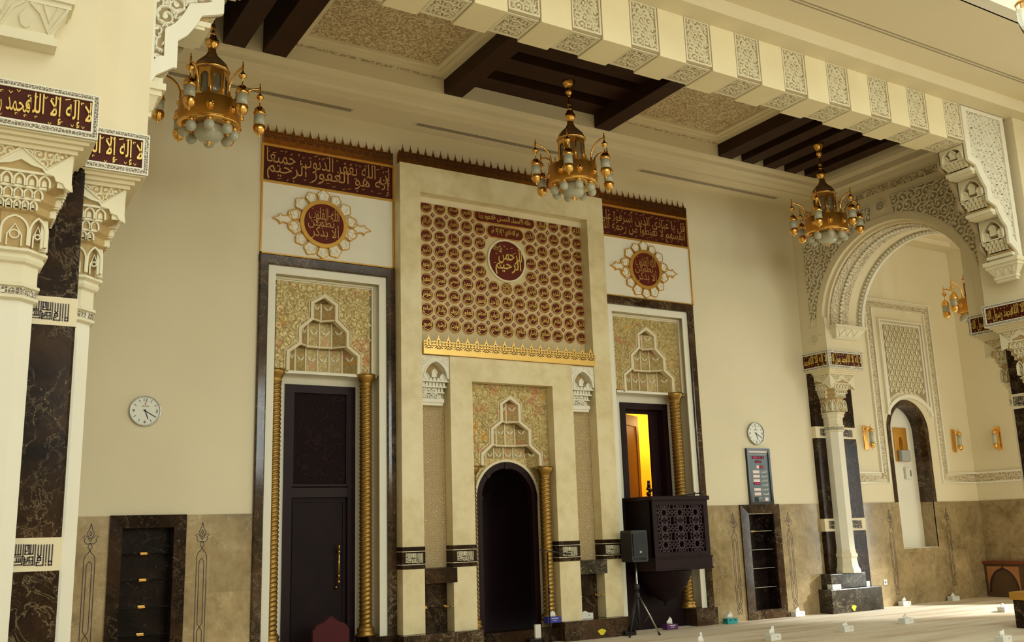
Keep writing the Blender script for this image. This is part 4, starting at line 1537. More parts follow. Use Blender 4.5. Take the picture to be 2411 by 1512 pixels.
def stalactite_column(x, y, zs, label, faces, text_faces, ah=.47, z_base=.45, rs=.17, dz=0.0, detail=True, group='ivory stalactite columns'):
    """octagonal ivory column, stalactite capital and a lettered abacus; z values follow the wall column"""
    t = thing('ivory_column', label, 'column', (x, y, z_base), group)
    Z = lambda z: z + dz
    # shaft and base
    mb = MB()
    loft(mb, [(octa(rs), z_base + .40), (octa(rs), Z(3.33))], (x, y, 0))
    mb.build('octagonal_shaft', M['white'], t)
    mb = MB()
    loft(mb, [(octa(.235), z_base), (octa(.235), z_base + .05), (octa(.2), z_base + .12), (octa(.185), z_base + .26), (octa(.205), z_base + .29), (octa(.205), z_base + .33), (octa(.18), z_base + .36), (octa(.18), z_base + .41)], (x, y, 0))
    mb.build('base', M['ivory'], t)
    # necking
    mb = MB()
    loft(mb, [(octa(rs + .005), Z(3.30)), (octa(rs + .03), Z(3.315)), (octa(rs + .03), Z(3.335)), (octa(rs + .015), Z(3.34)), (octa(rs + .015), Z(3.395)), (octa(rs + .035), Z(3.40)), (octa(rs + .035), Z(3.42)),
              (octa(rs + .015), Z(3.43)), (octa(rs + .015), Z(3.56)), (octa(rs + .04), Z(3.575)), (octa(rs + .05), Z(3.60)), (octa(rs + .04), Z(3.63)), (octa(rs + .07), Z(3.645)), (octa(rs + .07), Z(3.665))], (x, y, 0))
    nk = mb.build('necking', M['ivory'], t)
    mb = MB()
    loft(mb, [(octa(rs + .017), Z(3.342)), (octa(rs + .017), Z(3.393))], (x, y, 0))
    mb.build('lattice_ring', M['bandlattice'], nk)
    # capital body
    mb = MB()
    body = [(squoct(.205, .5858), 3.66), (squoct(.225, .5858), 3.92), (squoct(.25, .5858), 3.935), (squoct(.25, .55), 3.96), (squoct(.245, .55), 3.99), (squoct(.275, .5), 4.02), (squoct(.275, .48), 4.05), (squoct(.27, .45), 4.09),
            (squoct(.30, .30), 4.11), (squoct(.305, .2), 4.14), (squoct(.305, .1), 4.17), (squoct(.315, .05), 4.19), (squoct(.325, .03), 4.25), (squoct(.33, .03), 4.37)]
    loft(mb, [(p, Z(z)) for p, z in body], (x, y, 0), 1 if detail else 0)
    for fx, fy in faces:
        # frame on each visible side of the capital
        def T(a, b, c, fx=fx, fy=fy):
            return (x + fx * c + fy * -a * -1 if False else x + fx * c - fy * a, y + fy * c + fx * a, b)
        # tall arched niches of the neck
        R = .21
        for k, a in ((0, 0),):
            pass
        for u, wd in ((0, .085), (-.15, .05), (.15, .05)):
            base = .218 if u == 0 else .2
            og = [(u - wd, Z(3.69)), (u - wd, Z(3.80))] + ogive(u, Z(3.80), wd, .1, 6) + [(u + wd, Z(3.80)), (u + wd, Z(3.69))]
            mb.band(og, .014, base - .03, base + .014, T)
            mb.band([(u - wd * .55, Z(3.68)), (u - wd * .55, Z(3.76)), (u, Z(3.84)), (u + wd * .55, Z(3.76)), (u + wd * .55, Z(3.68))], .010, base - .03, base + .008, T)
            mb.band(arc(u, Z(3.765), wd * .36, 0, 2 * PI, 10)[:-1], .009, base - .03, base + .008, T, 0, True)
        # stalactite rows
        for row, (z0, z1, d, n, hw) in enumerate(((3.94, 4.02, .262, 5, .13), (4.02, 4.10, .285, 5, .16), (4.10, 4.20, .318, 5, .20))):
            for j in range(n):
                u = -hw + (j + .5) * 2 * hw / n
                wd = hw / n * .86
                og = [(u - wd, Z(z0))] + ogive(u, Z(z0 + (z1 - z0) * .35), wd, (z1 - z0) * .5, 5) + [(u + wd, Z(z0))]
                mb.band(og, .013, d - .09, d + .006, T)
                mb.prism([(u - wd * .5, Z(z0 + .01)), (u + wd * .5, Z(z0 + .01)), (u + wd * .4, Z(z0 + .045)), (u, Z(z0 + .06)), (u - wd * .4, Z(z0 + .045))], d - .05, d - .012, T)
            mb.prism([(-hw - .02, Z(z1 - .012)), (hw + .02, Z(z1 - .012)), (hw + .02, Z(z1 + .006)), (-hw - .02, Z(z1 + .006))], d - .06, d + .016, T)
        # big lobed arch and V shaped spandrels at the top
        lob = [(-.33, Z(4.10)), (-.30, Z(4.115)), (-.28, Z(4.15)), (-.235, Z(4.16)), (-.22, Z(4.195)), (-.165, Z(4.205)), (-.14, Z(4.24)), (-.07, Z(4.255)), (0, Z(4.29))]
        lob = lob + [(-a, b) for a, b in lob[-2::-1]]
        mb.band(lob, .018, .30, .345, T)
        mb.prism([(-.331, Z(4.372)), (-.331, Z(4.11))] + lob[1:-1] + [(.331, Z(4.11)), (.331, Z(4.372))], .24, .335, T)
        for s_ in (-1, 1):
            tri = [(s_ * .0, Z(4.372)), (s_ * .33, Z(4.372)), (s_ * .17, Z(4.235))]
            mb.band(tri + [tri[0]], .012, .33, .346, T)
            mb.prism(tri, .332, .336, T, 1)
            scrolls(mb, tri, .075, lambda a, b, c, T=T: T(a, b, c + .335), .011, .17, 4)
    mb.build('stalactite_capital', [M['ivory'], M['nougat']], t)
    # mouldings below the abacus
    mb = MB()
    for hs, z0, z1 in ((.36, 4.365, 4.395), (.39, 4.395, 4.425), (.425, 4.425, 4.45), (.455, 4.45, 4.465)):
        mb.box(x - hs, x + hs, y - hs, y + hs, Z(z0), Z(z1))
    mb.build('abacus_moulding', M['ivory2'], t)
    ab = MB().box(x - ah + .004, x + ah - .004, y - ah + .004, y + ah - .004, Z(4.46), Z(4.80)).build('abacus', M['white'], t)
    for fx, fy in text_faces:
        def T(a, b, c, fx=fx, fy=fy):
            return (x + fx * (ah + c) - fy * a, y + fy * (ah + c) + fx * a, Z(4.46) + b)
        mb = MB()
        mb.prism([(-ah + .045, .05), (ah - .045, .05), (ah - .045, .295), (-ah + .045, .295)], -.006, .0, T, 0)
        mb.build('lettered_ground', M['maroon'], ab)
        mb = MB()
        mb.ring([(-ah, 0), (ah, 0), (ah, .34), (-ah, .34)], [(-ah + .05, .055), (ah - .05, .055), (ah - .05, .29), (-ah + .05, .29)], -.01, .012, T, 0)
        mb.ring([(-ah + .008, .01), (ah - .008, .01), (ah - .008, .33), (-ah + .008, .33)], [(-ah + .036, .042), (ah - .036, .042), (ah - .036, .303), (-ah + .036, .303)], .0, .0135, T, 1)
        mb.build('lattice_border', [M['white'], M['bandlattice']], ab)
        mb = MB()
        lettering(mb, 'محمد رسول الله', -.2, .165, .44, .19, T, .01, .004, res=3)
        lettering(mb, 'لا إله إلا الله', .205, .17, .43, .215, T, .01, .008, res=3)
        vowel_marks(mb, -ah + .08, ah - .08, .235, .275, 15, .018, T, .008, 0, 15)
        vowel_marks(mb, -ah + .08, ah - .08, .065, .10, 11, .016, T, .008, 0, 16)
        mb.build('lettering', M['gilt'], ab, recalc=False)
    return t


def pier(x0, x1, y0, y1, label, tiles, plinth=None):
    """dark marble pier with ivory tiles of square lettering; tiles = [(face, z0, z1, mode)]"""
    t = thing('marble_pier', label, 'pier', ((x0 + x1) / 2, (y0 + y1) / 2, 0), 'dark marble piers')
    MB().bbox(x0, x1, y0, y1, 0, 4.62, .02).build('marble_shaft', M['marble'], t)
    for z0, z1 in tiles:
        mb = MB().box(x0 - .004, x1 + .004, y0 - .004, y1 + .004, z0 - .035, z1 + .035)
        o = mb.build('ivory_tile', M['ivory2'], t)
        mb = MB()
        for off in (-.31, 0, .31):
            T = FY((x0 + x1) / 2 + off, y0 - .004, z0)
            kufic(mb, -.14, 0, .28, z1 - z0, T)
            if y1 - y0 > .5:
                T = FX(x0 - .004, (y0 + y1) / 2 + off * .93, z0)
                kufic(mb, -.14, 0, .28, z1 - z0, T)
        mb.build('square_lettering', M['lead'], o)
    return t


# left pier of the beam
LPX, LPY = .44, 8.21
pier(LPX - .5, LPX + .5, LPY - .45, LPY + .45, 'dark marble pier behind the big ivory column on the far left', [(1.475, 1.635), (3.24, 3.385)])
stalactite_column(LPX + .02, 7.62, 0, 'big ivory column cut by the left edge of the photo', [(0, -1), (1, 0)], [(0, -1)], rs=.165, dz=.0, z_base=.42)
stalactite_column(LPX + .48, 8.19, 0, 'slim ivory column on the right flank of the left marble pier', [(0, -1), (1, 0)], [(0, -1)], rs=.165, z_base=.42)
# right pier
RPX, RPY = 15.06, 8.42
pier(RPX - .5, RPX + .5, RPY - .45, RPY + .45, 'dark marble pier cut by the right edge of the photo', [(1.475, 1.635), (3.27, 3.43)])
stalactite_column(RPX - .48, RPY - .02, 0, 'ivory column on the left flank of the right marble pier', [(-1, 0), (0, 1)], [(-1, 0)], z_base=.5, dz=.03)
stalactite_column(RPX - .02, RPY + .55, 0, 'ivory column on the far flank of the right marble pier', [(-1, 0), (0, 1)], [(-1, 0)], z_base=.5, dz=.03)
# wall pier and wall column
pier(14.48, 15.60, 12.75, 13.0, 'dark marble wall pier behind the ivory column under the arch', [(1.475, 1.635), (3.2, 3.35)])
stalactite_column(14.90, 12.70, 0, 'ivory column standing under the arch against the back wall', [(-1, 0), (0, -1)], [(-1, 0), (0, -1)], z_base=.69, dz=-.03)
t = thing('stepped_plinth', 'stepped dark marble plinth under the arch column by the back wall', 'plinth', (14.88, 12.7, 0))
MB().bbox(14.23, 15.60, 12.53, W + .0, 0, .42, .012).build('lower_step', M['marblegrey'], t)
MB().bbox(14.33, 15.28, 12.60, W + .0, .42, .685, .012).build('upper_step', M['marblegrey'], t)
t = thing('pier_plinth', 'dark marble plinth with a gold rim at the right edge of the photo', 'plinth', (14.75, 8.5, 0))
MB().bbox(14.03, 15.8, 7.8, 8.97, 0, .40, .012).build('marble_block', M['marble'], t)
MB().bbox(14.0, 15.83, 7.77, 9.0, .40, .515, .01).build('gold_rim', M['goldpaint'], t)
solo(MB().bbox(-.25, 1.15, 7.1, 8.9, 0, .42, .012), 'pier_plinth', M['marblegrey'], 'dark marble plinth below the left pier, out of the frame', 'plinth')

# wall lobes above the capitals
mb = MB()
for x0, x1, y0, y1, z0, z1 in ((0.02, .90, 7.16, 8.0, 4.79, 8.0), (0.04, 1.375, 7.74, 8.62, 4.79, 8.0), (-.06, .94, 7.5, 8.66, 4.62, 8.0)):
    mb.bbox(x0, x1, y0, y1, z0, z1, .006)
struct(mb, 'wall_pier_left', M['ivory2'], 'ivory masonry above the left pier', 'wall')
mb = MB()
for x0, x1, y0, y1, z0, z1 in ((14.13, 15.5, RPY - .46, RPY + .42, 4.82, 7.67), (14.57, 15.5, RPY - .5, RPY + .99, 4.82, 8.3), (14.56, 15.56, RPY - .45, RPY + .45, 4.62, 8.3), (14.62, 15.5, 7.0, 8.2, 4.82, 7.67)):
    mb.bbox(x0, x1, y0, y1, z0, z1, .006)
struct(mb, 'wall_pier_right', M['ivory2'], 'ivory masonry above the right pier', 'wall')
mb = MB().bbox(14.445, 15.36, 12.26, W, 4.765, 5.4, .006)
struct(mb, 'wall_pier_back', M['ivory2'], 'ivory masonry between the arch column and the arch', 'wall')

# ------------------------------------------------------------------ stepped brackets carrying the beam
BR = [  # right hand profile (distance from the pier face, z): lower left edge of the bracket front, from the bottom up
    (.0, 5.38), (.05, 5.40), (.10, 5.50), (.24, 5.60), (.27, 5.60), (.27, 5.86), (.35, 5.93), (.42, 6.04), (.47, 6.15), (.62, 6.20), (.66, 6.22), (.66, 6.42), (.73, 6.50), (.80, 6.62), (.85, 6.74), (.99, 6.78), (1.03, 6.80), (1.03, 7.06)]


def bracket(fx, face, label, side, k=1.0):
    """carved spandrel bracket; fx(d) maps distance from the pier to world x"""
    t = thing('carved_bracket', label, 'bracket', (fx(.4), YB0, 5.4), 'carved brackets of the beam')
    prof = [(fx(d * k), z) for d, z in BR]
    T = lambda a, b, c: (a, YB0 - c, b)
    top = 7.66
    out = prof + [(fx(1.03 * k), top), (fx(-.02), top), (fx(-.02), 5.38)]
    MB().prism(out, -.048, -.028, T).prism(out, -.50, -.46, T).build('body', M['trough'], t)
    mb = MB()
    for d, z0, z1 in ((-.005, 5.38, 6.05), (.20, 6.05, 6.66), (.58, 6.66, 7.06), (1.02, 7.06, top - .01)):
        xa, xb = sorted((fx(-.02), fx(d)))
        mb.box(xa, xb, YB0 + .052 + .001 * d, YB1 - .082, z0, z1)
    mb.build('core', M['nougat'], t)
    w = .115
    # broad plain border following the steps
    inner = [(fx(max(d * k - w * .95, .02)), z + w * .75) for d, z in BR]
    mb = MB()
    outl = prof + [(fx(1.03 * k), 7.16)]
    inl = inner + [(fx(1.03 * k - w), 7.16)]
    n_ = len(outl)
    vs = [(a, b, c) for c in (-.027, .012) for q in (outl, inl) for a, b in q]
    fs = []
    for i in range(n_ - 1):
        fs += [(i, i + 1, n_ + i + 1, n_ + i), (2 * n_ + i, 3 * n_ + i, 3 * n_ + i + 1, 2 * n_ + i + 1), (i, 2 * n_ + i, 2 * n_ + i + 1, i + 1), (n_ + i, n_ + i + 1, 3 * n_ + i + 1, 3 * n_ + i)]
    mb.add(vs, fs, T=T)
    mb.prism([(fx(1.03 * k), 7.16), (fx(1.03 * k), top - .06), (fx(1.03 * k - w), top - .06), (fx(1.03 * k - w), 7.16)], -.027, .012, T)
    mb.prism([(fx(1.03 * k), top - .06), (fx(1.03 * k), top), (fx(-.02), top), (fx(-.02), top - .06)], -.027, .012, T)
    mb.prism([(fx(-.02), 5.39), (fx(-.02), top - .06), (fx(.075), top - .06), (fx(.075), 5.45)], -.027, .011, T)
    mb.build('plain_border', M['white'], t)
    field = [p for p in inner] + [(fx(1.03 * k - w), top - .06), (fx(.075), top - .06), (fx(.075), 5.5)]
    mb = MB()
    scrolls(mb, field, .15 if side < 0 else .115, T_shift(T, -.028), .03, .13, 21)
    mb.build('arabesque_scrolls', M['white'], t)
    # stalactite steps on the stepped side
    sgn = -1 if side > 0 else 1
    mb = MB()
    levels = ((.30, 5.47, 6.06), (.69, 6.09, 6.65), (1.06, 6.68, 7.06))
    for d, z0, z1 in levels:
        xf = fx(d * k - .03)
        yc = (YB0 + YB1) / 2
        Tf = (lambda a, b, c, xf=xf: (xf + sgn * c, yc + a, b))
        hw = .198
        H = z1 - z0
        # face with a pointed arch
        og = [(-hw + .03, z0 + H * .45)] + ogive(0, z0 + H * .55, hw - .03, H * .38, 7) + [(hw - .03, z0 + H * .45)]
        mb.prism([(hw, z0 + H * .42), (hw, z1), (-hw, z1), (-hw, z0 + H * .42)] + og, -.36, .0, Tf)
        mb.band(og, .02, -.3, .012, Tf)
        mb.prism([(-hw, z0 + .04), (hw, z0 + .04), (hw, z1 - .02), (-hw, z1 - .02)], -.36, -.12, Tf, 1)
        for a, zz, rr in ((-.12, z0 + H * .55, .045), (0, z0 + H * .70, .05), (.12, z0 + H * .55, .045)):
            mb.prism([(a - rr, zz - H * .16)] + ogive(a, zz, rr, rr * 1.4, 5) + [(a + rr, zz - H * .16)], -.16, -.02, Tf)
            mb.band(ogive(a, zz, rr, rr * 1.4, 5), .016, -.08, -.005, Tf)
        for r_, (b0, b1, dd, ww) in enumerate(((.34, .44, -.02, .21), (.24, .34, -.06, .19), (.14, .24, -.10, .17), (.05, .14, -.14, .15))):
            mb.prism([(-ww, z0 + H * b1 - .014), (ww, z0 + H * b1 - .014), (ww, z0 + H * b1), (-ww, z0 + H * b1)], -.2, dd + .02, Tf)
            for j in range(6):
                a = -ww + (j + .5) * ww / 3
                mb.prism([(a - ww / 9, z0 + H * b0), (a + ww / 9, z0 + H * b0), (a + ww / 9, z0 + H * b1 - .013), (a - ww / 9, z0 + H * b1 - .013)], -.21, dd, Tf)
        # cornice under the step
        mb.prism([(-hw - .01, z0 - .02), (hw + .01, z0 - .02), (hw + .01, z0 + .03), (-hw - .01, z0 + .03)], -.34, -.10, Tf)
        mb.prism([(-hw, z0 - .05), (hw, z0 - .05), (hw, z0 - .02), (-hw, z0 - .02)], -.34, -.15, Tf)
    mb.build('stalactite_steps', [M['ivory'], M['nougat']], t)
    # console at the foot
    mb = MB()
    yc = (YB0 + YB1) / 2
    for d, z0, z1, hw in ((.18, 5.36, 5.42, .28), (.15, 5.31, 5.36, .26), (.09, 5.14, 5.18, .18), (.07, 5.10, 5.14, .16)):
        xa, xb = sorted((fx(-.01), fx(d)))
        mb.box(xa, xb, yc - hw, yc + hw, z0, z1)
    a0, a1 = fx(.13), fx(.075)
    b = fx(-.01)
    vs = [(b, yc - .25, 5.31), (b, yc + .25, 5.31), (a0, yc + .25, 5.31), (a0, yc - .25, 5.31), (b, yc - .17, 5.18), (b, yc + .17, 5.18), (a1, yc + .17, 5.18), (a1, yc - .17, 5.18)]
    mb.add(vs, [(0, 1, 2, 3), (4, 7, 6, 5), (0, 3, 7, 4), (3, 2, 6, 7), (2, 1, 5, 6), (1, 0, 4, 5)], m=0)
    Tc = (lambda a, b_, c: ((fx(.075 + .055 * (b_ - 5.18) / .13)) + sgn * c, yc + a, b_))
    for j in range(3):
        a = -.13 + j * .13
        mb.band([(a - .06, 5.30), (a - .03, 5.27), (a, 5.19), (a + .03, 5.27), (a + .06, 5.30)], .012, 0, .012, Tc)
        mb.band(ogive(a, 5.21, .03, .05, 4), .009, 0, .009, Tc)
    Tq = lambda a, b_, c: (a, yc - .25 + .08 * (5.31 - b_) / .13 - c, b_)
    mb.build('console', M['ivory'], t)
    return t


def T_shift(T, d):
    return lambda a, b, c: T(a, b, c + d)


bracket(lambda d: 13.99 - d, -1, 'carved bracket under the right end of the big beam', 1)
bracket(lambda d: 1.375 + d, 1, 'carved arabesque bracket at the top left beside the left chandelier', -1, .985)

# console of the cross beam that runs towards the viewer on the left pier
t = thing('carved_console', 'carved ivory console at the top left corner of the photo', 'console', (.46, 7.1, 5.1))
xc = .40
mb = MB()
for hw, y0, z0, z1 in ((.21, 7.02, 5.06, 5.12), (.19, 7.04, 5.12, 5.15), (.30, 6.94, 5.37, 5.43), (.28, 6.96, 5.33, 5.37), (.27, 6.97, 5.43, 5.47)):
    mb.box(xc - hw, xc + hw, y0, 7.17, z0, z1)
vs = [(xc - .27, 6.965, 5.335), (xc + .27, 6.965, 5.335), (xc + .27, 7.17, 5.335), (xc - .27, 7.17, 5.335), (xc - .18, 7.05, 5.145), (xc + .18, 7.05, 5.145), (xc + .18, 7.17, 5.145), (xc - .18, 7.17, 5.145)]
mb.add(vs, [(0, 1, 2, 3), (4, 7, 6, 5), (0, 4, 5, 1), (1, 5, 6, 2), (2, 6, 7, 3), (3, 7, 4, 0)])
Tc = lambda a, b, c: (xc + a, 7.05 - .085 * (b - 5.145) / .19 - c, b)
for s_ in (-1, 1):
    mb.band([(s_ * .26, 5.325), (s_ * .22, 5.26), (s_ * .15, 5.155), (s_ * .09, 5.27), (s_ * .02, 5.325)], .018, 0, .014, Tc)
    mb.band([(s_ * .20, 5.325), (s_ * .15, 5.22), (s_ * .105, 5.325)], .010, 0, .01, Tc)
mb.prism([(.0, 5.29), (.045, 5.23), (.03, 5.175), (0, 5.16), (-.03, 5.175), (-.045, 5.23)], 0, .012, Tc)
mb.build('moulded_console', M['ivory'], t)
mb = MB()
mb.box(xc - .26, xc + .26, 7.0, 7.17, 5.46, 5.75)
Tn = FY(xc, 7.0, 5.47)
mb2 = MB()
for r_ in range(3):
    for j in range(6):
        a = -.26 + (j + .5) * .52 / 6
        mb2.band([(a - .035, .01 + r_ * .09)] + ogive(a, .04 + r_ * .09, .035, .045, 5) + [(a + .035, .01 + r_ * .09)], .012, 0, .03 + .012 * r_, Tn)
mb2.box(xc - .27, xc + .27, 6.97, 7.0, 5.55, 5.565).box(xc - .27, xc + .27, 6.955, 7.0, 5.64, 5.655)
mb.build('stalactite_core', M['nougat'], t)
mb2.build('stalactite_rows', M['ivory'], t)

# ------------------------------------------------------------------ carving on the arch wall
t = thing('carved_arch', 'carved stucco dressing of the big arch on the right', 'arch ornament', (XA, AC_Y, 5.2))
TA = lambda a, b, c: (XA - c, a, b)
RO = 1.70


def spandrel(y_in, y_out, z_top, name):
    """polygon between the arch band and the upright edge; y_in near the crown"""
    sg = 1 if y_out > y_in else -1
    a_in = math.acos(max(-1, min(1, (y_in - AC_Y) / (RO + .01))))
    A = [(AC_Y + (RO + .01) * cos(a_in + ((0 if sg > 0 else PI) - a_in) * i / 20), AC_Z + (RO + .01) * sin(a_in + ((0 if sg > 0 else PI) - a_in) * i / 20)) for i in range(21)]
    poly = A + [(y_out, 5.24), (y_out, z_top), (y_in - sg * .02, z_top)]
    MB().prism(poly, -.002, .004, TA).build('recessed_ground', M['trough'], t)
    mb = scrolls(MB(), poly, .17, T_shift(TA, .003), .022, .11, 8)
    mb.band(poly, .018, 0, .016, TA, 0, True)
    mb.build('arabesque_scrolls', M['ivory'], t)


spandrel(10.98, 12.60, 7.19, 'far')
spandrel(10.50, 8.93, 7.25, 'near')
MB().prism([(8.93, 7.375), (12.62, 7.375), (12.62, 7.505), (8.93, 7.505)], -.002, .012, TA).build('frieze_strip', M['stucco_strip'], t)
for yy, zz in ((10.745, 7.135), (12.53, 5.02)):
    mb = MB().ring(arc(yy, zz, .105, 0, 2 * PI, 24)[:-1], arc(yy, zz, .085, 0, 2 * PI, 24)[:-1], 0, .02, TA, 0)
    mb.prism(arc(yy, zz, .088, 0, 2 * PI, 24)[:-1], -.002, .004, TA, 1)
    for k in range(8):
        q = PI * k / 4
        mb.band([(yy + .02 * cos(q), zz + .02 * sin(q)), (yy + .055 * cos(q - .4), zz + .055 * sin(q - .4)), (yy + .075 * cos(q), zz + .075 * sin(q)), (yy + .055 * cos(q + .4), zz + .055 * sin(q + .4)), (yy + .02 * cos(q), zz + .02 * sin(q))], .008, 0, .014, TA)
    mb.build('rosette', [M['ivory'], M['trough']], t)
# plain archivolt band
MB().ring([*arc(AC_Y, AC_Z, RO, 0, PI, 48), (AC_Y - RO, 4.99), (AC_Y - 1.57, 4.99), (AC_Y - 1.57, 4.99)][:49] + [(AC_Y, AC_Z + RO)],
          arc(AC_Y, AC_Z, 1.585, 0, PI, 48) + [(AC_Y, AC_Z + 1.585)], 0, .02, TA) if False else None
mb = MB().band(arc(AC_Y, AC_Z, 1.642, -.1, PI + .1, 56), .118, -.02, .02, TA)
mb.build('plain_archivolt', M['ivory2'], t)


def archring(name, r0, r1, xa, xb, mat, a0=-.02, a1=PI + .02):
    MB().band(arc(AC_Y, AC_Z, (r0 + r1) / 2, a0, a1, 56), r1 - r0, XA - xb, XA - xa, TA).build(name, mat, t)


archring('splayed_inner_ring', 1.53, 1.60, XA + .08, XA + 1.02, M['ivory2'])
archring('lace_band', 1.505, 1.54, XA + .14, XA + .30, M['stucco_tiny'])
archring('carved_channel', 1.50, 1.54, XA + .40, XA + .62, M['stucco_tiny'])
archring('plain_channel', 1.515, 1.54, XA + .62, XA + .86, M['ivory2'])
archring('far_rim', 1.45, 1.54, XA + .95, XA + 1.02, M['white'])
for k, xx in enumerate((XA + .36, XA + .90)):
    mb = MB()
    n = 62
    for i in range(n + 1):
        q = PI * i / n
        c = (xx, AC_Y + 1.475 * cos(q), AC_Z + 1.475 * sin(q))
        mb.sphere(c, .022, 6)
        d = (xx + .045, AC_Y + 1.497 * cos(q), AC_Z + 1.497 * sin(q))
        mb.box(d[0] - .05, d[0] + .03, d[1] - .014, d[1] + .014, d[2] - .014, d[2] + .014)
    o = mb.build('bead_row', M['white'], t)
# corbel under the far springing
t2 = thing('arch_corbel', 'small carved ivory corbel where the arch springs above the arch column', 'corbel', (XA + .4, 12.2, 4.98))
mb = MB()
mb.box(XA + .10, XA + .98, 12.08, 12.3, 5.19, 5.245)
mb.box(XA + .13, XA + .95, 12.11, 12.3, 5.165, 5.19)
mb.add([(XA + .14, 12.12, 5.165), (XA + .94, 12.12, 5.165), (XA + .94, 12.3, 5.165), (XA + .14, 12.3, 5.165), (XA + .22, 12.2, 5.03), (XA + .80, 12.2, 5.03), (XA + .80, 12.3, 5.03), (XA + .22, 12.3, 5.03)],
       [(0, 1, 2, 3), (4, 7, 6, 5), (0, 4, 5, 1), (1, 5, 6, 2), (2, 6, 7, 3), (3, 7, 4, 0)])
mb.box(XA + .20, XA + .82, 12.19, 12.3, 4.99, 5.03)
Tc = lambda a, b, c: (XA + a, 12.2 - .08 * (b - 5.03) / .135 - c, b)
for j in range(3):
    a = .30 + j * .19
    mb.band([(a - .09, 5.155), (a - .05, 5.12), (a, 5.04), (a + .05, 5.12), (a + .09, 5.155)], .016, 0, .012, Tc)
mb.build('carved_block', M['ivory'], t2)

# ------------------------------------------------------------------ side aisle seen through the arch
t = thing('aisle_niche', 'round-headed ivory wall niche with a dark marble edge beyond the arch', 'wall niche', (17.3, W, 1.05))
NX, NZ, NR = 17.30, 3.37, .55
P_ = [(NX - NR - .02, 1.05)] + arc(NX, NZ, NR + .03, PI, 0, 24) + [(NX + NR + .02, 1.05)]
P_ = [(a, max(b, 1.95)) for a, b in P_]
plate = [(BN[1] + .02, 1.95), (BN[1] + .02, BN[3] + .02), (BN[0] - .02, BN[3] + .02), (BN[0] - .02, 1.95)] + P_
T = lambda a, b, c: (a, W - c, b)
MB().prism(plate, -.1, .004, T).build('ivory_face', M['ivory2'], t)
hoop = [(NX - NR - .05, 1.95)] + arc(NX, NZ, NR + .05, PI, 0, 24) + [(NX + NR + .05, 1.95)]
MB().band(hoop, .10, -.30, .02, T).build('marble_hoop', M['marble2'], t)
mb = MB().box(NX - .7, NX + .7, W + .30, W + .33, 1.0, 4.0)
mb.box(NX - .62, NX + .62, W + .0, W + .3, 1.0, 1.06)
mb.build('ivory_lining', M['white'], t)
for s_ in (-1, 1):
    MB().box(*sorted((NX + s_ * .55, NX + s_ * .66)), W - .012, W + .3, 1.061, 1.949).build('marble_reveal', M['wainscot'], t)

t = thing('diamond_panel', 'carved diamond lattice panel above the round-headed niche', 'wall panel', (17.4, W, 3.8))
T = lambda a, b, c: (a, W - c, b)
dx0, dx1, dz1 = 16.84, 18.0, 5.57
hood = arc(17.42, 3.28, .93, PI * .5 + .66, PI * .5 - .66, 16)
P_ = [(dx0, 4.03)] + [p for p in hood] + [(dx1, 4.03), (dx1, dz1), (dx0, dz1)]
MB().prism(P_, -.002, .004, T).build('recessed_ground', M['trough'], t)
mb = MB()
nx, nz = 8, 13
for j in range(nz + 1):
    for i in range(nx + 1):
        x = dx0 + (i + (.5 if j % 2 else 0)) * (dx1 - dx0) / nx
        z = dz1 - .06 - j * .118
        w, h = (dx1 - dx0) / nx / 2, .118
        if not inside(P_, x, z) or x - w * .6 < dx0 or x + w * .6 > dx1:
            continue
        mb.band([(x - w, z), (x, z + h * .95), (x + w, z)], .022, 0, .02, T)
        mb.prism([(x - w * .35, z - .02), (x, z - .06), (x + w * .35, z - .02), (x + w * .2, z + .03), (x, z + .06), (x - w * .2, z + .03)], 0, .03, T)
mb.build('diamond_lattice', M['ivory'], t)
mb = MB()
o = [(dx0 - .03, 3.80), (dx0 - .03, dz1 + .03), (dx1 + .03, dz1 + .03), (dx1 + .03, 3.80)]
mb.band(o, .05, 0, .035, T)
o = [(dx0 - .10, 3.80), (dx0 - .10, dz1 + .1), (dx1 + .10, dz1 + .1), (dx1 + .10, 3.80)]
mb.band(o, .05, 0, .05, T)
mb.band([(dx0 - .12, 3.70)] + arc(17.42, 3.16, .93, PI * .5 + .80, PI * .5 - .80, 16) + [(dx1 + .12, 3.70)], .075, 0, .056, T)
mb.build('ivory_moulding', M['white'], t)

t = thing('carved_border', 'carved ivory border framing the diamond panel and running round the aisle', 'border', (17.4, W, 2.4))
T = lambda a, b, c: (a, W - c, b)
out = [(15.62, 2.43), (16.45, 2.43), (16.45, 6.0), (18.33, 6.0), (18.33, 2.43), (XR - .02, 2.43)]
mb = MB().band(out, .16, 0, .018, T)
mb.box(XR - .018, XR, 11.0, W - .02, 2.35, 2.51)
mb.build('carved_strip', M['stucco_tiny'], t)
mb = MB()
for d in (-1, 1):
    o = [(15.62, 2.43 + d * .1), (16.45 - d * .1, 2.43 + d * .1), (16.45 - d * .1, 6.0 + d * .1), (18.33 + d * .1, 6.0 + d * .1), (18.33 + d * .1, 2.43 + d * .1), (XR - .02, 2.43 + d * .1)]
    mb.band(o, .042, 0, .04, T)
    mb.box(XR - .04, XR, 11.0, W - .02, 2.43 + d * .1 - .02, 2.43 + d * .1 + .02)
mb.build('ivory_moulding', M['white'], t)


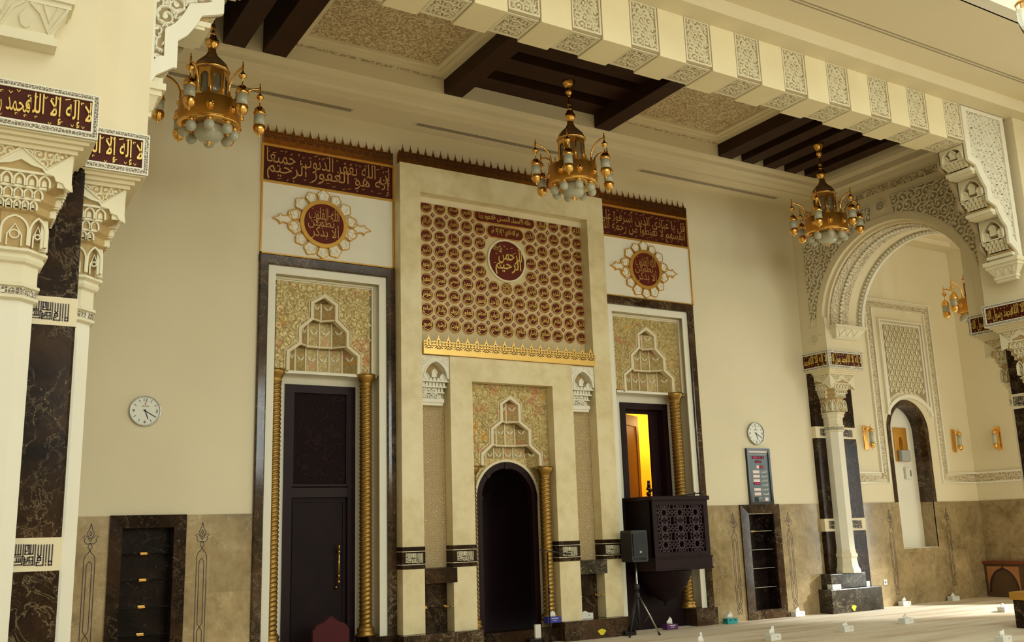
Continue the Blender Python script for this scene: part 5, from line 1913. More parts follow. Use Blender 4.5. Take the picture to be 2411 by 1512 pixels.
def sconce(x, y, z, ang, label):
    """gilt wall lantern: back plate, bracket, glass tube between two gilt domes"""
    t = thing('wall_sconce', label, 'wall lamp', (x, y, z), 'gilt wall sconces of the aisle')
    ca, sa = cos(ang), sin(ang)

    def T(a, b, c):     # a along the wall, b up, c out of the wall
        return (x + a * ca - c * sa * -1 if False else x + a * ca + c * sa, y + a * sa - c * ca, z + b)
    MB().bbox(-.06, .06, 0, .025, 0, .48, .006, lambda a, c, b: T(a, b, c)).build('back_plate', M['gold'], t)
    mb = MB().tube([T(0, .40, .02), T(0, .44, .07), T(0, .44, .14), T(0, .40, .15)], .009, 8)
    mb.build('bracket', M['gold'], t)
    ctr = T(0, 0, .15)
    MB().lathe([(.0001, .50), (.008, .47), (.014, .455), (.006, .44), (.03, .41), (.055, .385), (.06, .35), (.05, .345)], (ctr[0], ctr[1], z), 16).build('upper_dome', M['gold'], t)
    MB().lathe([(.043, .12), (.045, .35)], (ctr[0], ctr[1], z), 16).build('glass_tube', M['glass'], t)
    MB().lathe([(.0001, -.01), (.008, .01), (.006, .02), (.03, .035), (.055, .07), (.06, .11), (.05, .125)], (ctr[0], ctr[1], z), 16).build('lower_dome', M['gold'], t)


sconce(15.98, W, 2.97, 0, 'gilt wall sconce right of the arch column, left of the round-headed niche')
sconce(18.76, W, 2.97, 0, 'gilt wall sconce right of the round-headed niche')
sconce(XR, 12.2, 2.97, -PI / 2, 'gilt wall sconce on the side wall at the right edge')

t = thing('gilt_plaque', 'tall gilt plaque hanging inside the round-headed niche', 'plaque', (17.42, 13.15, 2.8))
MB().bbox(17.22, 17.62, 13.12, 13.15, 2.78, 3.48, .006).build('plaque', M['goldsatin'], t)
MB().prism([(17.40 + .05 * cos(u), 3.13 + .16 * sin(u)) for u in [2 * PI * i / 20 for i in range(20)]], 0, .008, lambda a, b, c: (a, 13.12 - c, b)).build('oval_emblem', M['brass'], t)
solo(MB().bbox(17.27, 17.55, 13.02, 13.12, 2.78, 3.01, .015), 'soap_dispenser', M['greyplastic'], 'grey box mounted below the gilt plaque in the round-headed niche', 'wall box')
t = thing('phone_handset', 'small white wall unit below the grey box in the round-headed niche', 'wall unit', (17.5, 13.1, 2.4))
MB().bbox(17.43, 17.60, 13.09, 13.15, 2.42, 2.66, .012).build('housing', M['offwhite'], t)
MB().box(17.55, 17.585, 13.082, 13.092, 2.48, 2.60).build('keypad', M['cardgrey'], t)
t = thing('power_socket', 'small square power socket on the dado right of the arch column', 'socket', (16.08, W, .40))
MB().bbox(16.03, 16.13, W - .03, W - .017, .40, .50, .004).build('plate', M['offwhite'], t)
MB().box(16.06, 16.10, W - .034, W - .028, .43, .47).build('plug', M['cardgrey'], t)

# wooden screen along the side wall
t = thing('wooden_screen', 'low brown wooden screen with arched panels along the side wall', 'screen', (19.2, 12, 0))
MB().box(XR - .14, XR - .06, 9.9, 13.0 - .17, 0, .68).build('panel_board', M['screenwood'], t)
MB().bbox(XR - .19, XR - .02, 9.9, 12.83, .66, .72, .01).build('top_rail', M['rail'], t)
TS = lambda a, b, c: (XR - .14 - c, a, b)
for k in range(3):
    y1 = 12.78 - k * .84
    y0 = y1 - .72
    ym = (y0 + y1) / 2
    A = arc(ym, .12, .31, 0, PI, 18)
    A = [(a, .12 + (b - .12) * 1.42) for a, b in A]
    for sg in (1, -1):
        half = [p for p in A if (p[0] - ym) * sg >= .02]
        half = half if sg > 0 else half[::-1]
        P_ = half + [(ym + sg * .02, .61), (ym + sg * .345, .61), (ym + sg * .345, .12)]
        MB().prism(P_, 0, .012, TS).build('orange_spandrel', M['orangepanel'], t)
    MB().band([(ym + .33, .1)] + A + [(ym - .33, .1)], .026, 0, .022, TS).build('arch_moulding', M['lead'], t)

M['latticewood'] = plain('purple_brown_lattice', srgb(74, 56, 60), 0.45, spec=.4)
# ------------------------------------------------------------------ PULPIT
t = thing('pulpit', 'dark wooden pulpit balcony with a pierced star lattice', 'pulpit', (10.63, 12.75, 0))
YP = 12.30
x0, x1 = 10.06, 11.21
MB().bbox(x0 - .0, x0 + .06, YP + .02, 13.2, .95, 2.04, .004).build('side_panel', M['blackwood'], t)
MB().bbox(x1 - .06, x1, YP + .02, 13.2, .95, 2.04, .004).build('side_panel', M['darkwood'], t)
mb = MB().bbox(x0 - .03, x1 + .04, YP - .03, YP + .08, 2.03, 2.10, .012)
mb.bbox(x0 - .03, x0 + .08, YP + .05, 13.2, 2.03, 2.10, .012).bbox(x1 - .07, x1 + .04, YP + .05, 13.2, 2.03, 2.10, .012)
mb.build('hand_rail', M['darkwood'], t)
TP = FY(0, YP + .03, 0)
MB().frame(x0, x1, 1.13, 2.04, .085, -.05, .03, TP).build('lattice_frame', M['darkwood'], t)
# star lattice
mb = MB()
lx0, lx1, lz0, lz1 = x0 + .08, x1 - .08, 1.21, 1.96
nX, nZ = 3, 3
cw, ch = (lx1 - lx0) / nX, (lz1 - lz0) / nZ
box_ = [(lx0, lz0), (lx1, lz0), (lx1, lz1), (lx0, lz1)]


def seg(a, b, w=.011):
    # clip to the panel
    (ax, az_), (bx, bz) = a, b
    pts = [(ax + (bx - ax) * i / 8, az_ + (bz - az_) * i / 8) for i in range(9)]
    pts = [p for p in pts if lx0 - .01 <= p[0] <= lx1 + .01 and lz0 - .01 <= p[1] <= lz1 + .01]
    if len(pts) > 1:
        mb.band([pts[0], pts[-1]], w, -.012, .012, TP)


for i in range(nX):
    for j in range(nZ):
        c = (lx0 + (i + .5) * cw, lz0 + (j + .5) * ch)
        n = 12
        pin = lambda k, r: (c[0] + r * cos(2 * PI * k / n) * cw, c[1] + r * sin(2 * PI * k / n) * ch * 1.35)
        for k in range(n):
            seg(pin(k, .165), pin(k + 1, .165), .012)
            seg(pin(k, .165), pin(k + .5, .27))
            seg(pin(k + 1, .165), pin(k + .5, .27))
            seg(pin(k + .5, .27), pin(k + 1, .40))
            seg(pin(k + .5, .27), pin(k, .40))
            seg(pin(k, .40), pin(k + .5, .56))
            seg(pin(k + 1, .40), pin(k + .5, .56))
mb.build('star_lattice', M['latticewood'], t)
MB().box(x0 + .07, x1 - .07, YP + .5, YP + .52, 1.15, 2.0).build('inner_board', M['blackwood'], t)
mb = MB().bbox(x0 - .02, x1 + .02, YP - .02, 13.2, .95, 1.125, .01)
mb.bbox(x0 - .03, x1 + .03, YP - .03, 13.2, 1.115, 1.145, .008).bbox(x0 - .03, x1 + .03, YP - .03, 13.2, .935, .965, .008)
mb.build('base_board', M['darkwood'], t)
MB().lathe([(.0001, .36), (.02, .375), (.03, .395), (.015, .415), (.04, .43), (.12, .47), (.24, .55), (.34, .66), (.41, .78), (.44, .86), (.45, .90), (.46, .94)], (10.60, 12.77, 0), 32).build('pendant_bowl', M['blackwood'], t)
mb = MB().box(9.80, 11.21, 13.0, 13.2, 0, .95)
mb.box(9.80, 10.06, 13.0, 13.2, .95, 2.1)
mb.build('lower_panel', M['blackwood'], t)

# open door into the lit stair behind the pulpit
t = thing('door_2', 'open doorway behind the pulpit with a honey wood leaf and yellow light', 'door', (10.76, 13.25, 2.1))
t['kind'] = 'structure'
T = FY(0, 13.25, 0)
MB().frame(10.245, 11.28, .9, 3.73, .105, -.14, .03, T).build('frame', M['darkwood'], t)
hx, hy = 10.365, 13.36
ex, ey = 10.365 + .62, 13.36 + .36
L = math.hypot(ex - hx, ey - hy)
ux, uy = (ex - hx) / L, (ey - hy) / L
TL = lambda a, b, c: (hx + ux * a + uy * c, hy + uy * a - ux * c, b)
mb = MB()
mb.box(0, L, -.02, .02, 1.1, 3.56, lambda a, c, b: TL(a, b, c))
mb.frame(.10, L - .10, 1.3, 3.40, .03, .018, .03, TL)
mb.build('open_leaf', M['orangewood'], t)
MB().box(11.0, 11.19, 13.39, 13.43, 1.1, 3.62).build('fixed_leaf', M['darkwood'], t)
MB().box(10.3, 11.25, 13.36, 13.40, 3.56, 3.72).build('head_board', M['darkwood'], t)
mb = MB()
for b in ((9.6, 13.6, 15.2, 15.3, 1.0, 4.2), (9.6, 9.7, 13.42, 15.3, 1.0, 4.2), (13.5, 13.6, 13.42, 15.3, 1.0, 4.2), (9.6, 13.6, 13.42, 15.3, 4.1, 4.2), (9.6, 13.6, 13.42, 15.3, 1.0, 1.1), (11.3, 13.6, 13.41, 13.45, 1.0, 4.2), (9.6, 10.25, 13.41, 13.45, 1.0, 4.2)):
    mb.box(*b)
struct(mb, 'wall_stair_room', M['roomyellow'], 'bright yellow stair room behind the pulpit doorway', 'room')
pl = bpy.data.lights.new('stair_room_lamp', 'POINT')
pl.energy = 50
pl.color = (1.0, .80, .36)
pl.shadow_soft_size = .12
po = bpy.data.objects.new('stair_room_lamp', pl)
COL.objects.link(po)
po.location = (12.4, 14.4, 3.6)

# microphones on the pulpit rail
t = thing('rail_microphone', 'black microphone cluster standing on the pulpit rail before the yellow light', 'microphone', (10.50, 12.9, 2.1))
mb = MB().tube([(10.50, 12.9, 2.02), (10.50, 12.9, 2.2)], .012, 8)
mb.sphere((10.49, 12.9, 2.16), .042, 8).sphere((10.525, 12.9, 2.22), .035, 8).sphere((10.48, 12.9, 2.245), .03, 8)
mb.tube([(10.50, 12.9, 2.26), (10.50, 12.9, 2.38)], [.03, .022], 8)
mb.tube([(10.50, 12.9, 2.13), (10.57, 12.88, 2.06)], .014, 8).tube([(10.50, 12.9, 2.13), (10.50, 12.92, 2.05)], .014, 8)
mb.box(10.40, 10.60, 12.86, 12.94, 2.0, 2.05)
mb.build('microphone_body', M['blackgloss'], t)
t = thing('boom_microphone', 'thin black boom microphone lying over the pulpit rail', 'microphone', (11.0, 12.4, 2.1))
mb = MB().tube([(10.72, 12.34, 2.105), (10.95, 12.36, 2.125), (11.2, 12.38, 2.15)], .009, 8)
mb.tube([(11.0, 12.36, 2.10), (11.02, 12.36, 2.16)], .012, 8).tube([(11.14, 12.38, 2.145), (11.24, 12.385, 2.155)], .016, 8)
mb.build('boom', M['blackgloss'], t)

# ------------------------------------------------------------------ CHANDELIERS


def chandelier(x, y, ztop, label, rot=0.0):
    t = thing('chandelier', label, 'chandelier', (x, y, ztop), 'gilt lantern chandeliers')
    c = (x, y, 0)
    d = ztop - 7.97
    Z = lambda z: z + d
    Y_ = Z
    MB().lathe([(.10, Z(7.97)), (.105, Z(7.955)), (.06, Z(7.90)), (.045, Z(7.84)), (.05, Z(7.80)), (.03, Z(7.77)), (.014, Z(7.755))], c, 20).build('canopy', M['gold'], t)
    Z = lambda z: z + d + .13
    mb = MB().lathe([(.011, Z(7.76)), (.011, Z(7.60)), (.022, Z(7.58)), (.016, Z(7.55)), (.03, Z(7.52)), (.028, Z(7.46)), (.016, Z(7.43)), (.035, Z(7.41)), (.02, Z(7.39))], c, 14)
    for k in range(5):
        mb.sphere((x, y, Z(7.73 - k * .038)), .018, 6, sz=1.2)
    mb.build('stem', M['gold'], t)
    MB().lathe([(.02, Z(7.40)), (.045, Z(7.38)), (.055, Z(7.35)), (.075, Z(7.32)), (.08, Z(7.285)), (.06, Z(7.245)), (.04, Z(7.23)), (.05, Z(7.215))], c, 20).build('ball_finial', M['gold'], t)
    MB().lathe([(.045, Z(7.22)), (.05, Z(7.17)), (.075, Z(7.12)), (.13, Z(7.065)), (.175, Z(7.015)), (.20, Z(6.95)), (.205, Z(6.925)), (.19, Z(6.91))], c, 28).build('dome', M['bronze'], t)
    # lantern : eight sided gilt cage with round-headed panes
    cage = MB()
    n = 8
    r = .19
    for k in range(n):
        a0 = rot + 2 * PI * (k - .5) / n
        a1 = rot + 2 * PI * (k + .5) / n
        p0, p1 = (x + r * cos(a0), y + r * sin(a0)), (x + r * cos(a1), y + r * sin(a1))
        mx, my = (p0[0] + p1[0]) / 2, (p0[1] + p1[1]) / 2
        L_ = math.hypot(p1[0] - p0[0], p1[1] - p0[1])
        ux_, uy_ = (p1[0] - p0[0]) / L_, (p1[1] - p0[1]) / L_
        nx_, ny_ = (mx - x) / math.hypot(mx - x, my - y), (my - y) / math.hypot(mx - x, my - y)
        TT = lambda a, b, c_, mx=mx, my=my, ux_=ux_, uy_=uy_, nx_=nx_, ny_=ny_: (mx + ux_ * a + nx_ * c_, my + uy_ * a + ny_ * c_, b)
        h = L_ / 2
        w = h * .62
        op = [(-w, Z(6.52))] + [(w * cos(q), Z(6.80) + w * 1.2 * sin(q)) for q in [PI - PI * i / 10 for i in range(11)]] + [(w, Z(6.52))]
        plate = [(h, Z(6.50)), (h, Z(6.93)), (-h, Z(6.93)), (-h, Z(6.50))] + op
        cage.prism(plate, -.008, .006, TT)
        cage.tube([(p0[0], p0[1], Z(6.5)), (p0[0], p0[1], Z(6.93))], .009, 6)
    cage.lathe([(.20, Z(6.92)), (.215, Z(6.935)), (.205, Z(6.95)), (.19, Z(6.94))], c, 24)
    cage.build('lantern_cage', M['gold'], t)
    MB().lathe([(.172, Z(6.50)), (.172, Z(6.92))], c, 16, rot=rot).build('lantern_glass', M['smokeglass'], t)
    # drum with crown and bosses
    R = .345
    MB().lathe([(R - .02, Z(6.50)), (R, Z(6.51)), (R, Z(6.29)), (R + .008, Z(6.275)), (R + .008, Z(6.255)), (R - .02, Z(6.25)), (R - .02, Z(6.50))], c, 40, cap=False).build('drum', M['goldsatin'], t)
    mb = MB()
    for k in range(18):
        a = rot + 2 * PI * k / 18
        TT = lambda p, q, s_, a=a: (x + (R - .01 + s_) * cos(a) - p * sin(a), y + (R - .01 + s_) * sin(a) + p * cos(a), q)
        mb.prism([(-.05, Z(6.50)), (.05, Z(6.50)), (.05, Z(6.515)), (.02, Z(6.54)), (.012, Z(6.575)), (0, Z(6.60)), (-.012, Z(6.575)), (-.02, Z(6.54)), (-.05, Z(6.515))], -.004, .004, TT)
    mb.build('crown', M['gold'], t)
    MB().lathe([(.30, Z(6.27)), (R + .01, Z(6.262)), (R + .012, Z(6.245)), (.30, Z(6.24)), (.17, Z(6.245))], c, 32, cap=False).build('bottom_plate', M['gold'], t)
    for k in range(8):
        a = rot + 2 * PI * (k + .5) / 8
        bx, by = x + (R + .0) * cos(a), y + (R + .0) * sin(a)
        bo = MB().sphere((bx, by, Z(6.385)), .036, 8)
        for q in range(8):
            u = 2 * PI * q / 8
            bo.sphere((bx - .035 * cos(u) * sin(a), by + .035 * cos(u) * cos(a), Z(6.385) + .035 * sin(u)), .013, 5)
        bo.build('boss', M['gold'], t)
        # glass globe below with its gilt cup
        gx_, gy_ = x + .275 * cos(a), y + .275 * sin(a)
        g = MB().sphere((gx_, gy_, Z(6.165)), .062, 12, sz=1.05).build('glass_globe', M['glass'], t)
        MB().lathe([(.03, Z(6.25)), (.034, Z(6.235)), (.028, Z(6.222))], (gx_, gy_, 0), 12).build('globe_cup', M['gold'], g)
    bowl = MB().lathe([(.0001, Z(6.06)), (.06, Z(6.065)), (.12, Z(6.09)), (.155, Z(6.13)), (.165, Z(6.18)), (.16, Z(6.25))], c, 28).build('glass_bowl', M['glass'], t)
    MB().lathe([(.0001, Z(6.005)), (.012, Z(6.015)), (.008, Z(6.03)), (.022, Z(6.045)), (.03, Z(6.06)), (.02, Z(6.075))], c, 14).build('bowl_finial', M['gold'], bowl)
    # six scrolled arms, each with a hanging lantern
    ra = .56
    for k in range(6):
        a = rot + PI / 3 * k
        ca, sa = cos(a), sin(a)
        pt = lambda r_, z: (x + r_ * ca, y + r_ * sa, z)
        z0, z1 = Z(6.47), Y_(6.935)
        path = [pt(.315, z0), pt(.318, z0 + .08)] + [pt(.33 + (ra - .33) * (1 - cos(PI / 2 * i / 9)), z0 + .12 + (z1 - z0 - .12) * sin(PI / 2 * i / 9)) for i in range(10)]
        MB().tube(path, .0125, 8).build('arm', M['gold'], t)
        lc = (x + ra * ca, y + ra * sa, 0)
        Q = Y_
        lan = MB().lathe([(.0001, Q(7.01)), (.010, Q(7.0)), (.005, Q(6.985)), (.012, Q(6.96)), (.014, Q(6.93)), (.008, Q(6.90)), (.016, Q(6.875)), (.044, Q(6.845)), (.046, Q(6.83)), (.016, Q(6.80)), (.007, Q(6.79)), (.007, Q(6.73)),
                            (.03, Q(6.715)), (.06, Q(6.685)), (.07, Q(6.65)), (.075, Q(6.62)), (.068, Q(6.61))], lc, 20).build('arm_lantern', M['gold'], t)
        MB().lathe([(.063, Q(6.47)), (.064, Q(6.615))], lc, 20).build('glass_tube', M['glass'], lan)
        MB().lathe([(.066, Q(6.48)), (.073, Q(6.46)), (.07, Q(6.425)), (.052, Q(6.385)), (.022, Q(6.365)), (.008, Q(6.357)), (.012, Q(6.343)), (.0001, Q(6.328))], lc, 20).build('lower_ball', M['gold'], lan)
    return t


c1 = chandelier(7.64, 10.66, 7.97, 'gilt lantern chandelier in the middle, hanging from the timber coffer', math.radians(49))
for x, lab in ((12.86, 'gilt lantern chandelier on the right, hanging from the parallel beams before the arch'),
               (2.55, 'gilt lantern chandelier at the top left, partly behind the carved bracket')):
    c = copy_tree(c1)
    c.location = (x, 10.66 if x > 5 else 10.62, 7.97 if x > 5 else 7.83)
    c.rotation_euler = (0, 0, math.radians(-21 if x > 5 else 4.5))
    c['label'] = lab
c = copy_tree(c1)
c.location = (16.95, 10.75, 6.98)
c['label'] = 'gilt lantern chandelier of the side aisle, half hidden by the arch'
solo(MB().lathe([(.012, 6.95), (.012, 7.65)], (16.95, 10.75, 0), 8), 'ceiling_rod', M['gold'], 'gilt rod carrying the side aisle chandelier', 'rod')

# ------------------------------------------------------------------ loudspeaker, stands and floor clutter
t = thing('loudspeaker', 'black loudspeaker on a tripod in front of the pulpit', 'loudspeaker', (9.68, 12.36, 1.10))
Ts = lambda a, b, c: (9.68 + a * cos(.12) + c * sin(.12), 12.20 + a * sin(.12) - c * cos(.12), 1.10 + b)
cab = [(-.165, .0), (.165, .0), (.175, .04), (.175, .44), (.16, .475), (-.16, .475), (-.175, .44), (-.175, .04)]
MB().prism(cab, -.24, 0, Ts).build('cabinet', M['black'], t)
MB().prism([(-.145, .09), (.145, .09), (.15, .43), (-.15, .43)], 0, .014, Ts).build('front_grille', plain('speaker_grille', srgb(34, 38, 40), .7), t)
MB().prism([(-.02, .13), (.02, .13), (.02, .165), (-.02, .165)], .014, .018, Ts).build('badge', M['greyplastic'], t)
MB().prism([(-.13, .025), (.13, .025), (.13, .065), (-.13, .065)], 0, .006, Ts).build('bass_port', M['blackgloss'], t)
t = thing('speaker_stand', 'black tripod stand carrying the loudspeaker', 'stand', (9.71, 12.36, 0))
px, py = 9.71, 12.36
MB().tube([(px, py, .28), (px, py, 1.13)], .016, 10).build('pole', M['steel'], t)
MB().tube([(px, py, .10), (px, py, .72)], .021, 10).build('lower_tube', M['black'], t)
mb = MB().lathe([(.035, .68), (.038, .70), (.038, .75), (.03, .77)], (px, py, 0), 14)
mb.lathe([(.03, .55), (.036, .57), (.036, .62), (.03, .64)], (px, py, 0), 14)
mb.build('collar', M['black'], t)
for a in (-.62, PI * .62, PI * 1.12):
    ca, sa = cos(a), sin(a)
    sc = 1.0 if abs(sa) < .7 else .5
    leg = MB().tube([(px + .03 * ca, py + .03 * sa, .58), (px + .30 * ca, py + .30 * sa * sc, .02)], .013, 8).build('leg', M['steel'] if a < 0 else M['black'], t)
    MB().tube([(px + .285 * ca, py + .285 * sa * sc, .035), (px + .31 * ca, py + .31 * sa * sc, .0)], .018, 8).build('rubber_foot', M['blackgloss'], leg)
    MB().tube([(px + .02 * ca, py + .02 * sa, .12), (px + .165 * ca, py + .165 * sa * sc, .30)], .008, 6).build('brace', M['black'], t)
solo(MB().bbox(9.50, 9.72, 12.44, 12.58, 0, .07, .02), 'cable_bundle', M['blackgloss'], 'black coiled cable lying at the foot of the speaker stand', 'cable')

t = thing('microphone_stand', 'slim black microphone stand with a boom before the prayer niche', 'microphone stand', (8.0, 12.25, 0))
MB().lathe([(.14, 0), (.14, .015), (.03, .03), (.02, .05)], (8.0, 12.25, 0), 20).build('round_base', M['black'], t)
MB().tube([(8.0, 12.25, .03), (8.01, 12.25, 1.30)], .011, 8).build('pole', M['black'], t)
MB().tube([(8.01, 12.25, .72), (8.01, 12.25, .80)], .018, 8).build('clutch', M['blackgloss'], t)
MB().tube([(7.87, 12.24, 1.345), (8.01, 12.245, 1.325), (8.34, 12.26, 1.275)], .008, 8).build('boom', M['black'], t)
MB().tube([(8.32, 12.26, 1.278), (8.42, 12.265, 1.263)], .014, 8).build('microphone', M['blackgloss'], t)
t = thing('wireless_receiver', 'small black and white device on the floor before the prayer niche', 'device', (7.85, 12.3, 0))
MB().bbox(7.72, 7.98, 12.34, 12.48, .0, .10, .01).build('black_case', M['blackgloss'], t)
MB().bbox(7.86, 7.96, 12.42, 12.46, .10, .29, .008).build('white_unit', M['offwhite'], t)
solo(MB().prism([(.02, 0), (.07, .0), (.12, .05), (.11, .07), (.045, .09), (-.02, .07), (-.03, .05)], 0, .012, FY(9.05, 12.50, .05)), 'paper_fan', M['yellow'],
     'yellow fan-shaped card leaning on the marble foot right of the prayer niche', 'card')
solo(MB().prism([(.0, 0), (.025, .0), (.075, .075), (.05, .10), (0.0, .11), (-.045, .085), (-.055, .065)], 0, .012, FY(14.76, 12.53, .02)), 'paper_fan', M['yellow'],
     'yellow fan-shaped card leaning on the stepped plinth of the arch column', 'card')


def tissue_box(x, y, z, mat, label, rot=0.0, sx=.23, sy=.12, sz=.085, tall=.10, seed=1, lid=None):
    t = thing('tissue_box', label, 'tissue box', (x, y, z), 'tissue boxes around the hall')
    cr, sr = cos(rot), sin(rot)
    T = lambda a, b, c: (x + a * cr - b * sr, y + a * sr + b * cr, z + c)
    MB().bbox(-sx / 2, sx / 2, -sy / 2, sy / 2, 0, sz, .004, T).build('carton', mat, t)
    if mat in (M['teal'], M['blue'], M['purple'], M['card']):
        mb = MB()
        if mat is M['card']:
            mb.box(.03, .045, -sy / 2 - .001, -sy / 2 + .002, sz * .5, sz * .7, T)
        elif mat is M['teal']:
            for a in (-.05, .06):
                mb.box(a - .025, a + .025, -sy / 2 - .001, -sy / 2 + .002, sz * .6, sz * .82, T)
            mb.box(-sx / 2 - .001, -sx / 2 + .002, -.03, .03, sz * .6, sz * .8, T)
        else:
            mb.box(-.06, .06, -sy / 2 - .001, -sy / 2 + .002, sz * .72, sz * .85, T)
            mb.box(-.04, .04, -sy / 2 - .001, -sy / 2 + .002, sz * .42, sz * .5, T)
        mb.build('print', M['ink'] if mat is M['teal'] else (M['cardgrey'] if mat is M['card'] else M['offwhite']), t)
    if tall:
        rnd = random.Random(seed)
        mb = MB()
        n = 7
        vs, fs = [], []
        lv = ((0, .052), (.35, .06), (.7, .05), (1.0, .028))
        for s_, w in lv:
            for i in range(n):
                u = -1 + 2 * i / (n - 1)
                vs.append(T(w * u + .012 * s_ * rnd.uniform(-1, 1), .014 * sin(i * 2.3 + s_ * 2) + rnd.uniform(-.006, .006), sz - .004 + tall * s_ * (1 - .35 * u * u * s_ + rnd.uniform(-.12, .12) * s_)))
        k = n
        for j in range(len(lv) - 1):
            for i in range(n - 1):
                fs.append((j * k + i, j * k + i + 1, (j + 1) * k + i + 1, (j + 1) * k + i))
        mb.add(vs, fs, True)
        o = mb.build('tissue', M['paper'], t, recalc=False)
        md = o.modifiers.new('thick', 'SOLIDIFY')
        md.thickness = .003
    return t


TB = [
    (11.90, 12.69, 0, 'teal', 'teal tissue box on the floor left of the right shelf niche', .0, 3, .12),
    (13.56, 12.74, 0, 'card', 'white tissue box on the floor right of the right shelf niche', .0, 4, .07),
    (10.62, 12.72, 0, 'purple', 'purple tissue box on the floor below the pulpit', .0, 5, .11),
    (8.27, 12.58, .28, 'blue', 'blue tissue box on the marble foot beside the twisted niche column', .0, 6, .09),
    (16.44, 12.72, 0, 'card', 'white tissue box against the dado left of the round-headed niche', .0, 7, .08),
    (17.97, 12.74, 0, 'card', 'white tissue box against the dado right of the round-headed niche', .0, 8, .07),
    (14.42, 12.62, .42, 'card', 'white tissue box on the stepped plinth left of the arch column', .0, 9, .07),
    (15.42, 12.76, .42, 'card', 'small white tissue box on the stepped plinth right of the arch column', .0, 10, 0),
    (10.58, 10.45, 0, 'card', 'white tissue box on the open carpet, nearest to the pulpit', .12, 11, .12),
    (12.10, 10.45, 0, 'card', 'pale tissue box on the open carpet before the right shelf niche', .1, 12, .07),
    (13.62, 10.55, 0, 'card', 'pale tissue box on the open carpet before the arch column', .08, 13, .07),
    (16.30, 10.62, 0, 'card', 'white tissue box in the bright patch of daylight', .3, 14, .06),
    (12.35, 8.10, 0, 'card', 'pale tissue box at the lower right corner of the photo', .1, 15, .09),
    (9.17, 10.36, 0, 'red', 'red tissue box at the bottom edge, its tissue standing up', .2, 16, .13),
    (8.97, 12.74, .28, 'card', 'white tissue box inside the shelf recess right of the prayer niche', .0, 17, .03),
]
for x, y, z, m_, lab, r_, sd, tl in TB:
    tissue_box(x, y, z, M[m_], lab, r_, seed=sd, tall=tl, sx=.14 if 'small' in lab else .23)

# ------------------------------------------------------------------ clocks and the prayer time board


def wall_clock(x, z, r, label, rimmat):
    t = thing('wall_clock', label, 'clock', (x, W, z), 'round wall clocks')
    T = FY(x, W, z)
    L_ = lambda p, h, n=40: (x + p * cos(h), W, z + p * sin(h))
    prof = [(r * .9, 0), (r, .012), (r * 1.0, .035), (r * .965, .05), (r * .925, .046), (r * .915, .03)]
    MB().lathe(prof, (0, 0, 0), 48, lambda a, b, c: (x + a, W - c, z + b), cap=False).build('rim', rimmat, t)
    MB().prism(arc(0, 0, r * .93, 0, 2 * PI, 47)[:-1], .0, .028, T).build('dial', M['dial'], t)
    mb = MB()
    Td = FY(x, W - .028, z)
    for k in range(12):
        q = PI / 2 - 2 * PI * k / 12
        if k % 3 == 0:
            lettering(mb, {0: '12', 3: '3', 6: '6', 9: '9'}[k], r * .72 * cos(q), r * .72 * sin(q), r * (.24 if k == 0 else .14), r * .2, Td, .002, .01, arabic=False)
        else:
            mb.band([(r * .64 * cos(q), r * .64 * sin(q)), (r * .82 * cos(q), r * .82 * sin(q))], r * .035, 0, .002, Td)
    lettering(mb, 'JOVIAL', 0, r * .30, r * .46, r * .12, Td, .002, .0, arabic=False)
    mb.build('numerals', M['ink'], t)
    mb = MB()
    mb.band([(-r * .1, r * .47), (r * .1, r * .47)], r * .03, 0, .002, Td).band([(0, r * .38), (0, r * .55), (r * .05, r * .55)], r * .03, 0, .002, Td)
    mb.build('emblem', M['redink'], t)
    q5, q20 = PI / 2 - 2 * PI * (5 + 20 / 60) / 12, PI / 2 - 2 * PI * 20 / 60
    MB().band([(-r * .1 * cos(q5), -r * .1 * sin(q5)), (r * .56 * cos(q5), r * .56 * sin(q5))], r * .055, .002, .005, Td).build('hour_hand', M['ink'], t)
    MB().band([(-r * .14 * cos(q20), -r * .14 * sin(q20)), (r * .74 * cos(q20), r * .74 * sin(q20))], r * .042, .006, .009, Td).build('minute_hand', M['ink'], t)
    MB().lathe([(r * .05, 0), (r * .05, .012), (.0001, .014)], (0, 0, 0), 14, lambda a, b, c: (x + a, W - .028 - c, z + b)).build('hub', M['ink'], t)


wall_clock(2.42, 3.243, .192, 'large round wall clock with a dark chrome rim on the plain wall at the left', M['chrome'])
wall_clock(12.99, 3.22, .205, 'round silver wall clock above the prayer time board', M['steel'])

t = thing('prayer_time_board', 'framed electronic prayer time board with red digits above the right shelf niche', 'display board', (12.99, W, 1.955))
T = FY(12.99, W, 1.955)
MB().frame(-.285, .285, 0, .995, .045, 0, .05, T).build('frame', M['blackgloss'], t)
MB().box(12.71, 13.27, W - .03, W - .002, 1.96, 2.945).build('board', M['slate'], t)
Tb = FY(12.99, W - .03, 1.955)
MB().box(12.755, 13.235, W - .034, W - .028, 2.875, 2.905).build('header_strip', M['screenwhite'], t)
mb = MB()
lettering(mb, 'www.iacad.gov.ae', 0, .89, .44, .02, Tb, .002, .005, arabic=False)
for i, s_ in enumerate(('الفجر', 'الشروق', 'الظهر', 'العصر', 'المغرب', 'العشاء')):
    lettering(mb, s_, .115, .575 - i * .078, .15, .05, Tb, .002, .01)
lettering(mb, 'دبي', -.03, .11, .1, .03, Tb, .002, .01)
mb.build('prayer_names', M['offwhite'], t)
mb = MB()
for i, (a, b, w, h) in enumerate(((-.005, .83, .30, .05), (-.01, .755, .15, .042), (.055, .66, .11, .055))):
    mb.prism([(a - w / 2, b - h / 2), (a + w / 2, b - h / 2), (a + w / 2, b + h / 2), (a - w / 2, b + h / 2)], 0, .003, Tb)
mb.prism([(-.16, .345), (.0, .345), (.0, .395), (-.16, .395)], 0, .003, Tb)
ld = mb.build('red_displays', M['maroon'], t)
mb = MB()
